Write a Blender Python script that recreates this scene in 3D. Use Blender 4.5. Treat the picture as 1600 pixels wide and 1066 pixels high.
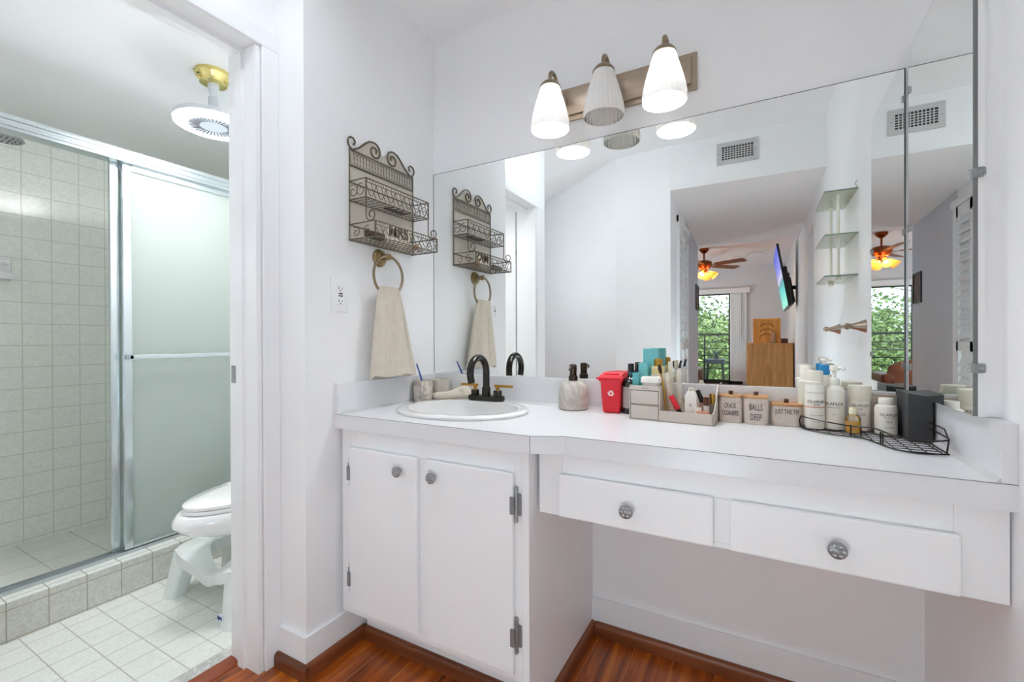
import bpy, bmesh, math, random
from math import sin, cos, pi, radians as R
from mathutils import Vector as V, Matrix as M

random.seed(7)
S = bpy.context.scene
for o in list(bpy.data.objects): bpy.data.objects.remove(o)
COL = S.collection

# ------------------------------------------------------------------ camera
CX, CY, CH = 1.2781, -1.6, 1.0767
cd = bpy.data.cameras.new('camera'); cam = bpy.data.objects.new('camera', cd); COL.objects.link(cam)
cd.sensor_width = 36.0; cd.lens = 702.29 / 1600 * 36; cd.clip_start = .01; cd.clip_end = 200
yaw, pit, rol = R(28.854), R(-.193), R(-.199)
F = V((-sin(yaw)*cos(pit), cos(yaw)*cos(pit), sin(pit)))
R0 = V((cos(yaw), sin(yaw), 0)); U0 = R0.cross(F)
RR = cos(rol)*R0 + sin(rol)*U0; UU = -sin(rol)*R0 + cos(rol)*U0
cam.matrix_world = M(((RR.x, UU.x, -F.x, CX), (RR.y, UU.y, -F.y, CY), (RR.z, UU.z, -F.z, CH), (0, 0, 0, 1)))
S.camera = cam

# ------------------------------------------------------------------ colour management and light levels
S.view_settings.view_transform = 'Standard'; S.view_settings.look = 'None'
S.view_settings.exposure = 0.2; S.view_settings.gamma = 1; S.view_settings.use_curve_mapping = False
BULB = 260.0
DOME_FILL = 18.0         # added ceiling fill lamp of the dressing area, out of view        # BULB is for the vanity bulbs
LED = 102.0
SCONCE_FILL = 9.0  # added unseen wall globe, fill light of the bathroom
NOOK_FILL = 22.0         # added unseen wall globe, fill light of the nook
BEDSIDE_FILL = 150.0      # added unseen bedside lamp, fill light of the bedroom
LANTERN_FILL = 14.8      # added unseen lantern, low fill light behind the camera          # LED is the bathroom ceiling light
FANB = 650.0         # bedroom fan bulbs
SKY = 2.2
S.cycles.max_bounces = 20; S.cycles.diffuse_bounces = 14; S.cycles.glossy_bounces = 8; S.cycles.transparent_max_bounces = 24; S.cycles.caustics_reflective = True
w = bpy.data.worlds.new('sky'); S.world = w; w.use_nodes = True
bgn = w.node_tree.nodes['Background']; bgn.inputs[0].default_value = (.78, .88, 1, 1); bgn.inputs[1].default_value = SKY
sl = bpy.data.lights.new('sun', 'SUN'); sl.energy = 3.5; sl.angle = R(3); sl.color = (1, .96, .9)
so = bpy.data.objects.new('sun', sl); COL.objects.link(so); so.rotation_euler = (R(38), 0, R(150)); so.location = (0, -14, 12)

# ------------------------------------------------------------------ materials
def lin(c): return tuple((x/255/12.92 if x/255 <= .04045 else ((x/255+.055)/1.055)**2.4) for x in c)
def nt(name):
    m = bpy.data.materials.new(name); m.use_nodes = True
    t = m.node_tree; return m, t, t.nodes, t.links, t.nodes['Principled BSDF']
def mat(name, rgb, rough=.5, metal=0, var=.04, scale=12, bump=0, bscale=None, coat=0, spec=None, stretch=(1, 1, 1), emit=0, ecol=None, sheen=0):
    m, t, N, L, b = nt(name); c = lin(rgb)
    tc = N.new('ShaderNodeTexCoord'); mp = N.new('ShaderNodeMapping'); mp.inputs['Scale'].default_value = stretch
    L.new(tc.outputs['Object'], mp.inputs[0])
    n = N.new('ShaderNodeTexNoise'); n.inputs['Scale'].default_value = scale; n.inputs['Detail'].default_value = 4
    L.new(mp.outputs[0], n.inputs['Vector'])
    r = N.new('ShaderNodeValToRGB'); r.color_ramp.elements[0].position = .3; r.color_ramp.elements[1].position = .7
    r.color_ramp.elements[0].color = (*[max(0, x*(1-var)) for x in c], 1); r.color_ramp.elements[1].color = (*[min(1, x*(1+var)) for x in c], 1)
    L.new(n.outputs[0], r.inputs[0]); L.new(r.outputs[0], b.inputs['Base Color'])
    b.inputs['Roughness'].default_value = rough; b.inputs['Metallic'].default_value = metal
    if coat: b.inputs['Coat Weight'].default_value = coat; b.inputs['Coat Roughness'].default_value = .1
    if spec is not None: b.inputs['Specular IOR Level'].default_value = spec
    if sheen: b.inputs['Sheen Weight'].default_value = sheen
    if emit: b.inputs['Emission Color'].default_value = (*(ecol or c), 1); b.inputs['Emission Strength'].default_value = emit
    if bump:
        n2 = N.new('ShaderNodeTexNoise'); n2.inputs['Scale'].default_value = bscale or scale*4; n2.inputs['Detail'].default_value = 3
        L.new(mp.outputs[0], n2.inputs['Vector'])
        bp = N.new('ShaderNodeBump'); bp.inputs['Strength'].default_value = bump; bp.inputs['Distance'].default_value = .01
        L.new(n2.outputs[0], bp.inputs['Height']); L.new(bp.outputs[0], b.inputs['Normal'])
    return m
def marble(name, base, vein, scale=9, rough=.35, w0=.47, w1=.53):
    m, t, N, L, b = nt(name)
    tc = N.new('ShaderNodeTexCoord'); n = N.new('ShaderNodeTexNoise'); n.inputs['Scale'].default_value = scale
    n.inputs['Detail'].default_value = 5; n.inputs['Distortion'].default_value = 1.6
    L.new(tc.outputs['Object'], n.inputs['Vector'])
    r = N.new('ShaderNodeValToRGB'); e = r.color_ramp.elements
    e[0].position = w0-.06; e[0].color = (*lin(base), 1); e[1].position = (w0+w1)/2; e[1].color = (*lin(vein), 1)
    x = e.new(w1+.06); x.color = (*lin(base), 1)
    L.new(n.outputs[0], r.inputs[0]); L.new(r.outputs[0], b.inputs['Base Color']); b.inputs['Roughness'].default_value = rough
    return m
def tile(name, base, grout, size, axes, off=(0, 0), rough=.18, gw=.0022, vein=None, bump=.25, wav=0):
    """square tiles on the plane spanned by two object axes ('x','y','z')"""
    m, t, N, L, b = nt(name)
    tc = N.new('ShaderNodeTexCoord'); sp = N.new('ShaderNodeSeparateXYZ'); cb = N.new('ShaderNodeCombineXYZ')
    L.new(tc.outputs['Object'], sp.inputs[0])
    for k in (0, 1):
        a = N.new('ShaderNodeMath'); a.operation = 'ADD'; a.inputs[1].default_value = off[k]
        L.new(sp.outputs['xyz'.index(axes[k])], a.inputs[0]); L.new(a.outputs[0], cb.inputs[k])
    br = N.new('ShaderNodeTexBrick'); br.offset = 0; br.squash = 1
    br.inputs['Scale'].default_value = 1; br.inputs['Mortar Size'].default_value = gw; br.inputs['Mortar Smooth'].default_value = .3
    br.inputs['Brick Width'].default_value = size; br.inputs['Row Height'].default_value = size
    br.inputs['Bias'].default_value = 0
    L.new(cb.outputs[0], br.inputs['Vector'])
    n = N.new('ShaderNodeTexNoise'); n.inputs['Scale'].default_value = 26; n.inputs['Detail'].default_value = 3; n.inputs['Distortion'].default_value = 1.8
    L.new(tc.outputs['Object'], n.inputs['Vector'])
    r = N.new('ShaderNodeValToRGB'); e = r.color_ramp.elements; vc = vein or [x-9 for x in base]
    e[0].position = .42; e[0].color = (*lin(base), 1); e[1].position = .5; e[1].color = (*lin(vc), 1); x = e.new(.58); x.color = (*lin(base), 1)
    L.new(n.outputs[0], r.inputs[0])
    mx = N.new('ShaderNodeMix'); mx.data_type = 'RGBA'
    L.new(br.outputs['Fac'], mx.inputs[0]); L.new(r.outputs[0], mx.inputs[6]); mx.inputs[7].default_value = (*lin(grout), 1)
    L.new(mx.outputs[2], b.inputs['Base Color']); b.inputs['Roughness'].default_value = rough
    inv = N.new('ShaderNodeMath'); inv.operation = 'MULTIPLY_ADD'; inv.inputs[1].default_value = -1; inv.inputs[2].default_value = 1
    L.new(br.outputs['Fac'], inv.inputs[0])
    h = N.new('ShaderNodeMath'); h.operation = 'MULTIPLY_ADD'; h.inputs[1].default_value = wav; L.new(n.outputs[0], h.inputs[0]); L.new(inv.outputs[0], h.inputs[2])
    bp = N.new('ShaderNodeBump'); bp.inputs['Strength'].default_value = bump; bp.inputs['Distance'].default_value = .003
    L.new(h.outputs[0], bp.inputs['Height']); L.new(bp.outputs[0], b.inputs['Normal'])
    return m
def woodmat(name, dark, mid, light, axis='y', scale=1.0, rough=.3, planks=None, coat=0):
    m, t, N, L, b = nt(name)
    tc = N.new('ShaderNodeTexCoord'); mp = N.new('ShaderNodeMapping')
    sc = {'x': (1.2, 14, 14), 'y': (14, 1.2, 14), 'z': (14, 14, 1.2)}[axis]; mp.inputs['Scale'].default_value = [q*scale for q in sc]
    L.new(tc.outputs['Object'], mp.inputs[0])
    n = N.new('ShaderNodeTexNoise'); n.inputs['Scale'].default_value = 1.3; n.inputs['Detail'].default_value = 6; n.inputs['Distortion'].default_value = .9
    vec = mp.outputs[0]
    if planks:
        sp = N.new('ShaderNodeSeparateXYZ'); cb = N.new('ShaderNodeCombineXYZ'); L.new(tc.outputs['Object'], sp.inputs[0])
        L.new(sp.outputs[1], cb.inputs[0]); L.new(sp.outputs[0], cb.inputs[1])
        br = N.new('ShaderNodeTexBrick'); br.offset = .37; br.inputs['Scale'].default_value = 1
        br.inputs['Brick Width'].default_value = planks[1]; br.inputs['Row Height'].default_value = planks[0]
        br.inputs['Mortar Size'].default_value = .0009; br.inputs['Mortar Smooth'].default_value = 0
        br.inputs['Color1'].default_value = (0, 0, 0, 1); br.inputs['Color2'].default_value = (1, 1, 1, 1); br.inputs['Mortar'].default_value = (0, 0, 0, 1)
        L.new(cb.outputs[0], br.inputs['Vector'])
        va = N.new('ShaderNodeVectorMath'); va.operation = 'MULTIPLY_ADD'; va.inputs[1].default_value = (7, 5, 3)
        L.new(br.outputs['Color'], va.inputs[0]); L.new(mp.outputs[0], va.inputs[2]); vec = va.outputs[0]
    L.new(vec, n.inputs['Vector'])
    r = N.new('ShaderNodeValToRGB'); e = r.color_ramp.elements
    e[0].position = .3; e[0].color = (*lin(dark), 1); e[1].position = .72; e[1].color = (*lin(light), 1); x = e.new(.5); x.color = (*lin(mid), 1)
    L.new(n.outputs[0], r.inputs[0]); out = r.outputs[0]
    if planks:
        mx = N.new('ShaderNodeMix'); mx.data_type = 'RGBA'; L.new(br.outputs['Fac'], mx.inputs[0]); L.new(out, mx.inputs[6])
        mx.inputs[7].default_value = (*lin([min(255, q*.8+40) for q in light]), 1); out = mx.outputs[2]
    L.new(out, b.inputs['Base Color']); b.inputs['Roughness'].default_value = rough
    if coat: b.inputs['Coat Weight'].default_value = coat; b.inputs['Coat Roughness'].default_value = .12
    return m
def thin_glass(name, tint=(1, 1, 1), ior=1.5, body=0.0, bodycol=(255, 255, 255), rough=.0):
    """thin pane: mirror-like film over straight-through transmission, with an optional milky share"""
    m = bpy.data.materials.new(name); m.use_nodes = True; t = m.node_tree; N = t.nodes; L = t.links
    for q in list(N): N.remove(q)
    o = N.new('ShaderNodeOutputMaterial'); tr = N.new('ShaderNodeBsdfTransparent'); tr.inputs[0].default_value = (*tint, 1)
    g = N.new('ShaderNodeBsdfGlossy'); g.inputs['Roughness'].default_value = rough; fr = N.new('ShaderNodeFresnel'); fr.inputs[0].default_value = ior
    last = tr.outputs[0]
    if body:
        d = N.new('ShaderNodeBsdfDiffuse'); d.inputs[0].default_value = (*lin(bodycol), 1); q = N.new('ShaderNodeMixShader')
        nz = N.new('ShaderNodeTexNoise'); nz.inputs['Scale'].default_value = 14
        mr = N.new('ShaderNodeMapRange'); mr.inputs['To Min'].default_value = body*.8; mr.inputs['To Max'].default_value = body*1.2
        L.new(nz.outputs[0], mr.inputs[0]); L.new(mr.outputs[0], q.inputs[0]); L.new(last, q.inputs[1]); L.new(d.outputs[0], q.inputs[2]); last = q.outputs[0]
    mx = N.new('ShaderNodeMixShader'); L.new(fr.outputs[0], mx.inputs[0]); L.new(last, mx.inputs[1]); L.new(g.outputs[0], mx.inputs[2]); L.new(mx.outputs[0], o.inputs[0])
    return m
def shade_glass(name, rgb, transl=.6, tf=1.0):
    m = bpy.data.materials.new(name); m.use_nodes = True; t = m.node_tree; N = t.nodes; L = t.links
    for q in list(N): N.remove(q)
    o = N.new('ShaderNodeOutputMaterial'); d = N.new('ShaderNodeBsdfDiffuse'); tl = N.new('ShaderNodeBsdfTranslucent'); g = N.new('ShaderNodeBsdfGlossy'); g.inputs['Roughness'].default_value = .25
    nz = N.new('ShaderNodeTexNoise'); nz.inputs['Scale'].default_value = 30; r = N.new('ShaderNodeValToRGB')
    c = lin(rgb); r.color_ramp.elements[0].color = (*[x*.95 for x in c], 1); r.color_ramp.elements[1].color = (*c, 1)
    L.new(nz.outputs[0], r.inputs[0]); L.new(r.outputs[0], d.inputs[0]); tl.inputs[0].default_value = (*[x*tf for x in c], 1)
    a = N.new('ShaderNodeMixShader'); a.inputs[0].default_value = transl; L.new(d.outputs[0], a.inputs[1]); L.new(tl.outputs[0], a.inputs[2])
    fr = N.new('ShaderNodeFresnel'); fr.inputs[0].default_value = 1.2
    x = N.new('ShaderNodeMixShader'); L.new(fr.outputs[0], x.inputs[0]); L.new(a.outputs[0], x.inputs[1]); L.new(g.outputs[0], x.inputs[2]); L.new(x.outputs[0], o.inputs[0])
    return m
def frosted(name, rgb):
    m = bpy.data.materials.new(name); m.use_nodes = True; t = m.node_tree; N = t.nodes; L = t.links
    for q in list(N): N.remove(q)
    o = N.new('ShaderNodeOutputMaterial'); d = N.new('ShaderNodeBsdfDiffuse'); tl = N.new('ShaderNodeBsdfTranslucent'); g = N.new('ShaderNodeBsdfGlossy'); g.inputs['Roughness'].default_value = .12
    c = lin(rgb); d.inputs[0].default_value = (*c, 1); tl.inputs[0].default_value = (*[min(1, x*1.25) for x in c], 1)
    nz = N.new('ShaderNodeTexNoise'); nz.inputs['Scale'].default_value = 55; nz.inputs['Detail'].default_value = 2
    tc = N.new('ShaderNodeTexCoord'); L.new(tc.outputs['Object'], nz.inputs['Vector'])
    bp = N.new('ShaderNodeBump'); bp.inputs['Strength'].default_value = .35; bp.inputs['Distance'].default_value = .004; L.new(nz.outputs[0], bp.inputs['Height'])
    L.new(bp.outputs[0], g.inputs['Normal'])
    a = N.new('ShaderNodeMixShader'); a.inputs[0].default_value = .75; L.new(d.outputs[0], a.inputs[1]); L.new(tl.outputs[0], a.inputs[2])
    fr = N.new('ShaderNodeFresnel'); fr.inputs[0].default_value = 1.35; L.new(bp.outputs[0], fr.inputs['Normal'])
    x = N.new('ShaderNodeMixShader'); L.new(fr.outputs[0], x.inputs[0]); L.new(a.outputs[0], x.inputs[1]); L.new(g.outputs[0], x.inputs[2]); L.new(x.outputs[0], o.inputs[0])
    return m
def lamp(name, rgb, s):
    m, t, N, L, b = nt(name); c = lin(rgb)
    b.inputs['Base Color'].default_value = (*c, 1); b.inputs['Emission Color'].default_value = (*c, 1); b.inputs['Emission Strength'].default_value = s
    return m
def screen(name):
    m, t, N, L, b = nt(name)
    tc = N.new('ShaderNodeTexCoord'); sp = N.new('ShaderNodeSeparateXYZ'); L.new(tc.outputs['Generated'], sp.inputs[0])
    nz = N.new('ShaderNodeTexNoise'); nz.inputs['Scale'].default_value = 5; L.new(tc.outputs['Generated'], nz.inputs['Vector'])
    ma = N.new('ShaderNodeMath'); ma.operation = 'MULTIPLY_ADD'; ma.inputs[1].default_value = .22; L.new(nz.outputs[0], ma.inputs[0]); L.new(sp.outputs[2], ma.inputs[2])
    r = N.new('ShaderNodeValToRGB'); e = r.color_ramp.elements
    e[0].position = .1; e[0].color = (*lin((150, 225, 205)), 1); e[1].position = 1; e[1].color = (*lin((52, 84, 205)), 1)
    for p_, c_ in ((.45, (60, 195, 195)), (.53, (40, 130, 150)), (.6, (205, 195, 225)), (.75, (110, 125, 220))): x = e.new(p_); x.color = (*lin(c_), 1)
    L.new(ma.outputs[0], r.inputs[0]); b.inputs['Base Color'].default_value = (0, 0, 0, 1)
    L.new(r.outputs[0], b.inputs['Emission Color']); b.inputs['Emission Strength'].default_value = 1.0
    return m

WALL = mat('wall_paint', (241, 242, 243), .55, var=.012, scale=3, bump=.03, bscale=180)
WHITE = mat('white_paint', (240, 241, 242), .4, var=.012, scale=5)
CEIL = mat('ceiling_paint', (241, 242, 243), .7, var=.01, scale=3)
CAB = mat('cabinet_paint', (240, 241, 242), .42, var=.015, scale=4, bump=.04, bscale=60)
LAM = mat('white_laminate', (226, 227, 229), .3, var=.008, scale=4)
SEAM = mat('laminate_edge_line', (120, 118, 116), .6)
PORC = mat('porcelain', (238, 238, 237), .08, var=.006, coat=.6)
FLOOR = woodmat('wood_floor', (94, 39, 7), (164, 79, 16), (208, 117, 33), 'y', 1.5, .3, planks=(.128, 1.15), coat=.25)
QROUND = woodmat('brown_trim', (92, 46, 22), (120, 63, 31), (140, 78, 42), 'y', 1, .35)
QROUNDX = woodmat('brown_trim_long', (92, 46, 22), (120, 63, 31), (140, 78, 42), 'x', 1, .35)
TILEW = tile('shower_wall_tile', (238, 241, 234), (208, 210, 200), .11, 'yz', (.031, .045), wav=.5, bump=.35)
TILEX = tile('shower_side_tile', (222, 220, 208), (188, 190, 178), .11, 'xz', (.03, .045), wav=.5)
TILEF = tile('bath_floor_tile', (228, 230, 224), (182, 180, 170), .108, 'xy', (.03, .07), rough=.28, vein=(219, 221, 214))
TILES = tile('shower_floor_tile', (228, 230, 222), (165, 165, 155), .2, 'xy', (.05, .03), rough=.3)
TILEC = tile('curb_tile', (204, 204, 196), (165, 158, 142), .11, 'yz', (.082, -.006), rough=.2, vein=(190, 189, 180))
TILEU = tile('curb_top_tile', (226, 228, 222), (165, 158, 142), .11, 'yx', (.082, .0), rough=.2)
STONE = marble('threshold_marble', (205, 205, 200), (175, 176, 172), 12)
MIRROR = mat('mirror_silver', (246, 249, 247), 0, 1, var=.002, scale=1)
MEDGE = mat('mirror_edge', (120, 124, 122), .25, .3)
CLEAR = thin_glass('clear_plastic', (.93, .94, .94), 1.45, .25, (225, 228, 228))
NICKEL = mat('brushed_nickel', (178, 163, 146), .32, 1, var=.05, scale=6, stretch=(1, 1, 40))
NICKD = mat('bronze_nickel', (150, 134, 112), .3, 1, var=.05, scale=10)
SHADE = shade_glass('ribbed_shade_glass', (246, 244, 239), .12, .1)
BULBM = lamp('lit_bulb', (250, 251, 255), BULB)
BULBOFF = mat('unlit_bulb', (235, 232, 226), .3)
GUN = mat('gunmetal', (62, 60, 56), .24, 1, var=.15, scale=20)
GUNB = mat('dark_bronze_pump', (70, 62, 54), .28, 1, var=.25, scale=40)
GOLD = mat('brushed_gold', (176, 134, 62), .32, 1, var=.08, scale=30)
WIRE = mat('bronze_wire', (108, 98, 84), .4, .75, var=.12, scale=40)
BLKW = mat('black_wire', (42, 38, 34), .4, .6)
CREAMP = mat('cream_panel', (203, 197, 184), .6, var=.02)
TOWEL = mat('towel_linen', (212, 202, 186), .95, var=.05, scale=40, bump=.5, bscale=420, sheen=.3)
MARB = marble('resin_marble', (214, 207, 196), (168, 160, 148), 11, .4)
MARBS = marble('soft_marble', (206, 200, 190), (178, 171, 160), 7, .4, .45, .55)
RED = mat('red_plastic', (222, 22, 44), .35, var=.03)
OFFW = mat('off_white_print', (244, 230, 220), .6)
TAUPE = mat('taupe_plastic', (208, 198, 187), .4, var=.012)
TAUPED = mat('taupe_seam', (150, 140, 130), .6)
TEAL = mat('teal_carton', (112, 188, 190), .5, var=.05)
TEALD = mat('teal_band', (88, 168, 172), .5)
CREAM = mat('cream_plastic', (228, 221, 206), .35, var=.015)
CREAML = mat('cream_label', (238, 234, 224), .5, var=.01)
PUMPW = mat('white_translucent_pump', (234, 232, 222), .25)
INK = mat('label_ink', (92, 90, 92), .7)
INKD = mat('jar_ink', (70, 66, 64), .7)
COPPER = mat('copper_band', (206, 128, 98), .5)
BLUEC = mat('blue_collar', (40, 142, 205), .35)
BLACKB = mat('black_card', (56, 58, 60), .6, var=.35, scale=700)
BLACK = mat('black_plastic', (24, 22, 22), .35)
AMBG = mat('dark_green_glass', (30, 40, 34), .12, coat=.5)
GRLAB = mat('greige_label', (172, 160, 154), .6)
TEALL = mat('teal_neck_label', (52, 98, 104), .5)
OILG = mat('golden_oil', (240, 178, 14), .15, coat=.6)
JAR = thin_glass('jar_glass', (.98, .97, .96), 1.4, .78, (236, 222, 211))
OILGLASS = thin_glass('oil_bottle_glass', (.99, .98, .93), 1.4, .08, (240, 234, 200))
BAMB = woodmat('acacia_lid', (146, 98, 60), (186, 138, 92), (210, 168, 122), 'x', 6, .45)
KNOBW = mat('dark_wood_knob', (86, 46, 30), .5)
COTTON = mat('cotton', (238, 236, 232), 1, bump=.4, bscale=90)
ALU = mat('aluminium', (205, 214, 216), .26, .9, var=.03, scale=4)
ALUD = mat('aluminium_track', (196, 202, 204), .35, .8)  # duller aluminium of the sill track
FROST = frosted('rain_glass', (228, 238, 230))
BRASS = mat('old_brass', (226, 210, 138), .22, .9, var=.15, scale=20)
LIGHTG = mat('fan_plastic', (206, 212, 216), .4)
LEDM = lamp('led_ring', (250, 250, 252), LED)
LEDG = mat('fan_grille', (206, 214, 222), .5, emit=.2, ecol=lin((215, 225, 240)))
DARKM = mat('dark_screw', (60, 52, 38), .5, .6)
STEEL = mat('satin_steel', (172, 174, 176), .35, .7, var=.08, scale=30)
STEELD = mat('dark_steel', (150, 152, 154), .45, .6)
SLOT = mat('outlet_slot', (84, 84, 86), .6)
STOOLM = mat('stool_plastic', (224, 229, 226), .35)
BLUEINK = mat('navy_sticker', (36, 58, 128), .5)
STICK = mat('pale_sticker', (210, 216, 226), .5)
BLUE = mat('blue_brush', (24, 62, 142), .35)
GREENG = thin_glass('green_edge_glass', (.93, .97, .92), 1.4, .6, (230, 235, 214))
GLEDGE = mat('glass_edge_green', (120, 146, 124), .2)
ROD = mat('pale_rod', (242, 240, 226), .25)
VENTM = mat('vent_enamel', (196, 196, 196), .45)
VOID = mat('dark_void', (44, 44, 46), .9)
BEDW = mat('bedroom_paint', (206, 207, 210), .6, var=.012, scale=3)
DOORP = mat('door_paint', (232, 232, 232), .35, var=.01)
BRONZE = mat('bronze_frame', (44, 38, 34), .4, .5)
PANE = thin_glass('window_pane', (.96, .98, .97), 1.45)
BLIND = mat('blind_vinyl', (226, 228, 230), .5, var=.01)
OAK = woodmat('oak_veneer', (172, 124, 66), (198, 150, 88), (212, 168, 106), 'z', 1.2, .5)
PINE = woodmat('pine_board', (196, 124, 46), (222, 152, 66), (236, 170, 84), 'z', 2, .45)
PINED = mat('carved_groove', (140, 84, 30), .6)
POTB = mat('brown_pot', (84, 36, 22), .4)
FANW = woodmat('fan_walnut', (84, 44, 18), (124, 70, 32), (150, 92, 46), 'x', 2, .4)
FANC = mat('fan_copper', (140, 72, 34), .3, .85)
AMBER = shade_glass('amber_shade', (250, 214, 150), .6)
FBULB = lamp('warm_bulb', (255, 214, 150), FANB)
LEATH = mat('brown_leather', (104, 54, 28), .45, var=.16, scale=8, bump=.15, bscale=14)
LEAF = mat('leaf_green', (112, 138, 80), .6, var=.35, scale=2.2)
LEAF2 = mat('leaf_pale', (136, 160, 100), .6, var=.3, scale=2.2)
BARK = mat('bark', (92, 76, 60), .9, bump=.4)
RAIL = mat('balcony_rail', (52, 60, 58), .5, .3)
CONC = mat('balcony_concrete', (150, 150, 146), .9)
TABLEM = mat('patio_table_slate', (82, 92, 100), .5)
SCREEN = screen('tv_picture')
PICT = mat('picture_dark', (96, 66, 44), .5, var=.6, scale=9)
GARL = mat('garland', (190, 190, 188), .6)

# ------------------------------------------------------------------ mesh helpers
class MB:
    def __init__(s): s.b = bmesh.new()
    def face(s, vs):
        try: return s.b.faces.new(vs)
        except ValueError: return None
    def box(s, x0, x1, y0, y1, z0, z1, bev=0, seg=2):
        b = s.b; x0, x1 = min(x0, x1), max(x0, x1); y0, y1 = min(y0, y1), max(y0, y1); z0, z1 = min(z0, z1), max(z0, z1)
        v = [b.verts.new(p) for p in ((x0, y0, z0), (x1, y0, z0), (x1, y1, z0), (x0, y1, z0), (x0, y0, z1), (x1, y0, z1), (x1, y1, z1), (x0, y1, z1))]
        f = [b.faces.new([v[i] for i in q]) for q in ((3, 2, 1, 0), (4, 5, 6, 7), (0, 1, 5, 4), (1, 2, 6, 5), (2, 3, 7, 6), (3, 0, 4, 7))]
        if bev: bmesh.ops.bevel(b, geom=list({e for q in f for e in q.edges}), offset=bev, segments=seg, affect='EDGES', profile=.6)
        return s
    def prism(s, pts, a, d0, d1, bev=0):
        """polygon pts in the two other axes, extruded along axis a from d0 to d1"""
        def P(p, d): return {'z': (p[0], p[1], d), 'y': (p[0], d, p[1]), 'x': (d, p[0], p[1])}[a]
        lo = [s.b.verts.new(P(p, d0)) for p in pts]; hi = [s.b.verts.new(P(p, d1)) for p in pts]; n = len(pts)
        fs = [s.b.faces.new(lo[::-1]), s.b.faces.new(hi)] + [s.b.faces.new([lo[i], lo[(i+1) % n], hi[(i+1) % n], hi[i]]) for i in range(n)]
        if bev: bmesh.ops.bevel(s.b, geom=list({e for f in fs[:2] for e in f.edges}), offset=bev, segments=2, affect='EDGES')
        bmesh.ops.recalc_face_normals(s.b, faces=[f for f in fs if f.is_valid]); return s
    def tube(s, pts, r, n=6, closed=False, caps=True):
        pts = [V(p) for p in pts]; m = len(pts); rs = r if isinstance(r, (list, tuple)) else [r]*m
        rings = []; up = None
        for i in range(m):
            a = pts[(i-1) % m] if (closed or i > 0) else pts[i]; c = pts[(i+1) % m] if (closed or i < m-1) else pts[i]
            t = (c-a).normalized()
            if up is None:
                up = t.orthogonal().normalized()
            up = (up - t*up.dot(t))
            up = up.normalized() if up.length > 1e-6 else t.orthogonal().normalized()
            sd = t.cross(up)
            rings.append([s.b.verts.new(pts[i] + rs[i]*(cos(2*pi*k/n)*up + sin(2*pi*k/n)*sd)) for k in range(n)])
        for i in range(m if closed else m-1):
            A, B = rings[i], rings[(i+1) % m]
            for k in range(n): s.face([A[k], A[(k+1) % n], B[(k+1) % n], B[k]])
        if caps and not closed: s.face(rings[0][::-1]); s.face(rings[-1])
        return s
    def lathe(s, prof, c=(0, 0, 0), axis='z', n=24, sx=1, sy=1, sup=2, rib=0, nr=0, cap0=False, cap1=False, ang=None):
        """profile [(r, h)] spun about axis through c; sup != 2 gives a squircle; rib gives fluting"""
        rings = []; cx, cy, cz = c
        for r, h in prof:
            ring = []
            for k in range(n):
                a = 2*pi*k/n; ca, sa = cos(a), sin(a); q = r*(1+rib*cos(nr*a)) if nr else r
                if sup != 2: f = (abs(ca)**sup+abs(sa)**sup)**(-1/sup); q *= f
                u, w_ = q*ca*sx, q*sa*sy
                p = {'z': (cx+u, cy+w_, cz+h), 'y': (cx+u, cy+h, cz+w_), 'x': (cx+h, cy+u, cz+w_)}[axis]
                ring.append(s.b.verts.new(p))
            rings.append(ring)
        fs = []
        for A, B in zip(rings, rings[1:]):
            for k in range(n): fs.append(s.face([A[k], A[(k+1) % n], B[(k+1) % n], B[k]]))
        if cap0: fs.append(s.face(rings[0][::-1]))
        if cap1: fs.append(s.face(rings[-1]))
        bmesh.ops.recalc_face_normals(s.b, faces=[f for f in fs if f]); return s
    def ball(s, c, r, n=14, sc=(1, 1, 1)):
        m = bmesh.ops.create_uvsphere(s.b, u_segments=n, v_segments=max(6, n//2), radius=r)
        for v in m['verts']: v.co = V((v.co.x*sc[0]+c[0], v.co.y*sc[1]+c[1], v.co.z*sc[2]+c[2]))
        return s
    def loft(s, rings, closed=True, cap=True):
        vr = [[s.b.verts.new(p) for p in r] for r in rings]; n = len(vr[0])
        for A, B in zip(vr, vr[1:]):
            for k in range(n if closed else n-1): s.face([A[k], A[(k+1) % n], B[(k+1) % n], B[k]])
        if cap: s.face(vr[0][::-1]); s.face(vr[-1])
        bmesh.ops.recalc_face_normals(s.b, faces=s.b.faces[:]); return s
    def xf(s, m): bmesh.ops.transform(s.b, matrix=m, verts=s.b.verts[:]); return s
def ob(name, mb, m, parent=None, smooth=False, kind=None, loc=None):
    me = bpy.data.meshes.new(name); mb.b.to_mesh(me); mb.b.free(); me.materials.append(m)
    if smooth:
        for p in me.polygons: p.use_smooth = True
        try: me.set_sharp_from_angle(angle=R(38))
        except Exception: pass
    o = bpy.data.objects.new(name, me); COL.objects.link(o)
    if parent: o.parent = parent
    if loc: o.location = loc
    if kind: o['kind'] = kind
    return o
def tag(o, label, cat, group=None):
    o['label'] = label; o['category'] = cat
    if group: o['group'] = group
    return o
def thing(name, label, cat, loc=(0, 0, 0), rz=0, group=None):
    o = bpy.data.objects.new(name, None); COL.objects.link(o); o.location = loc; o.rotation_euler = (0, 0, rz); o.empty_display_size = .05
    return tag(o, label, cat, group)
def st(name, mb, m, parent=None, smooth=False): return ob(name, mb, m, parent, smooth, None if parent else 'structure')
def copy_tree(o, parent=None):
    c = o.copy(); COL.objects.link(c)
    if parent: c.parent = parent
    for ch in [x for x in bpy.data.objects if x.parent == o]: copy_tree(ch, c)
    return c
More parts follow.
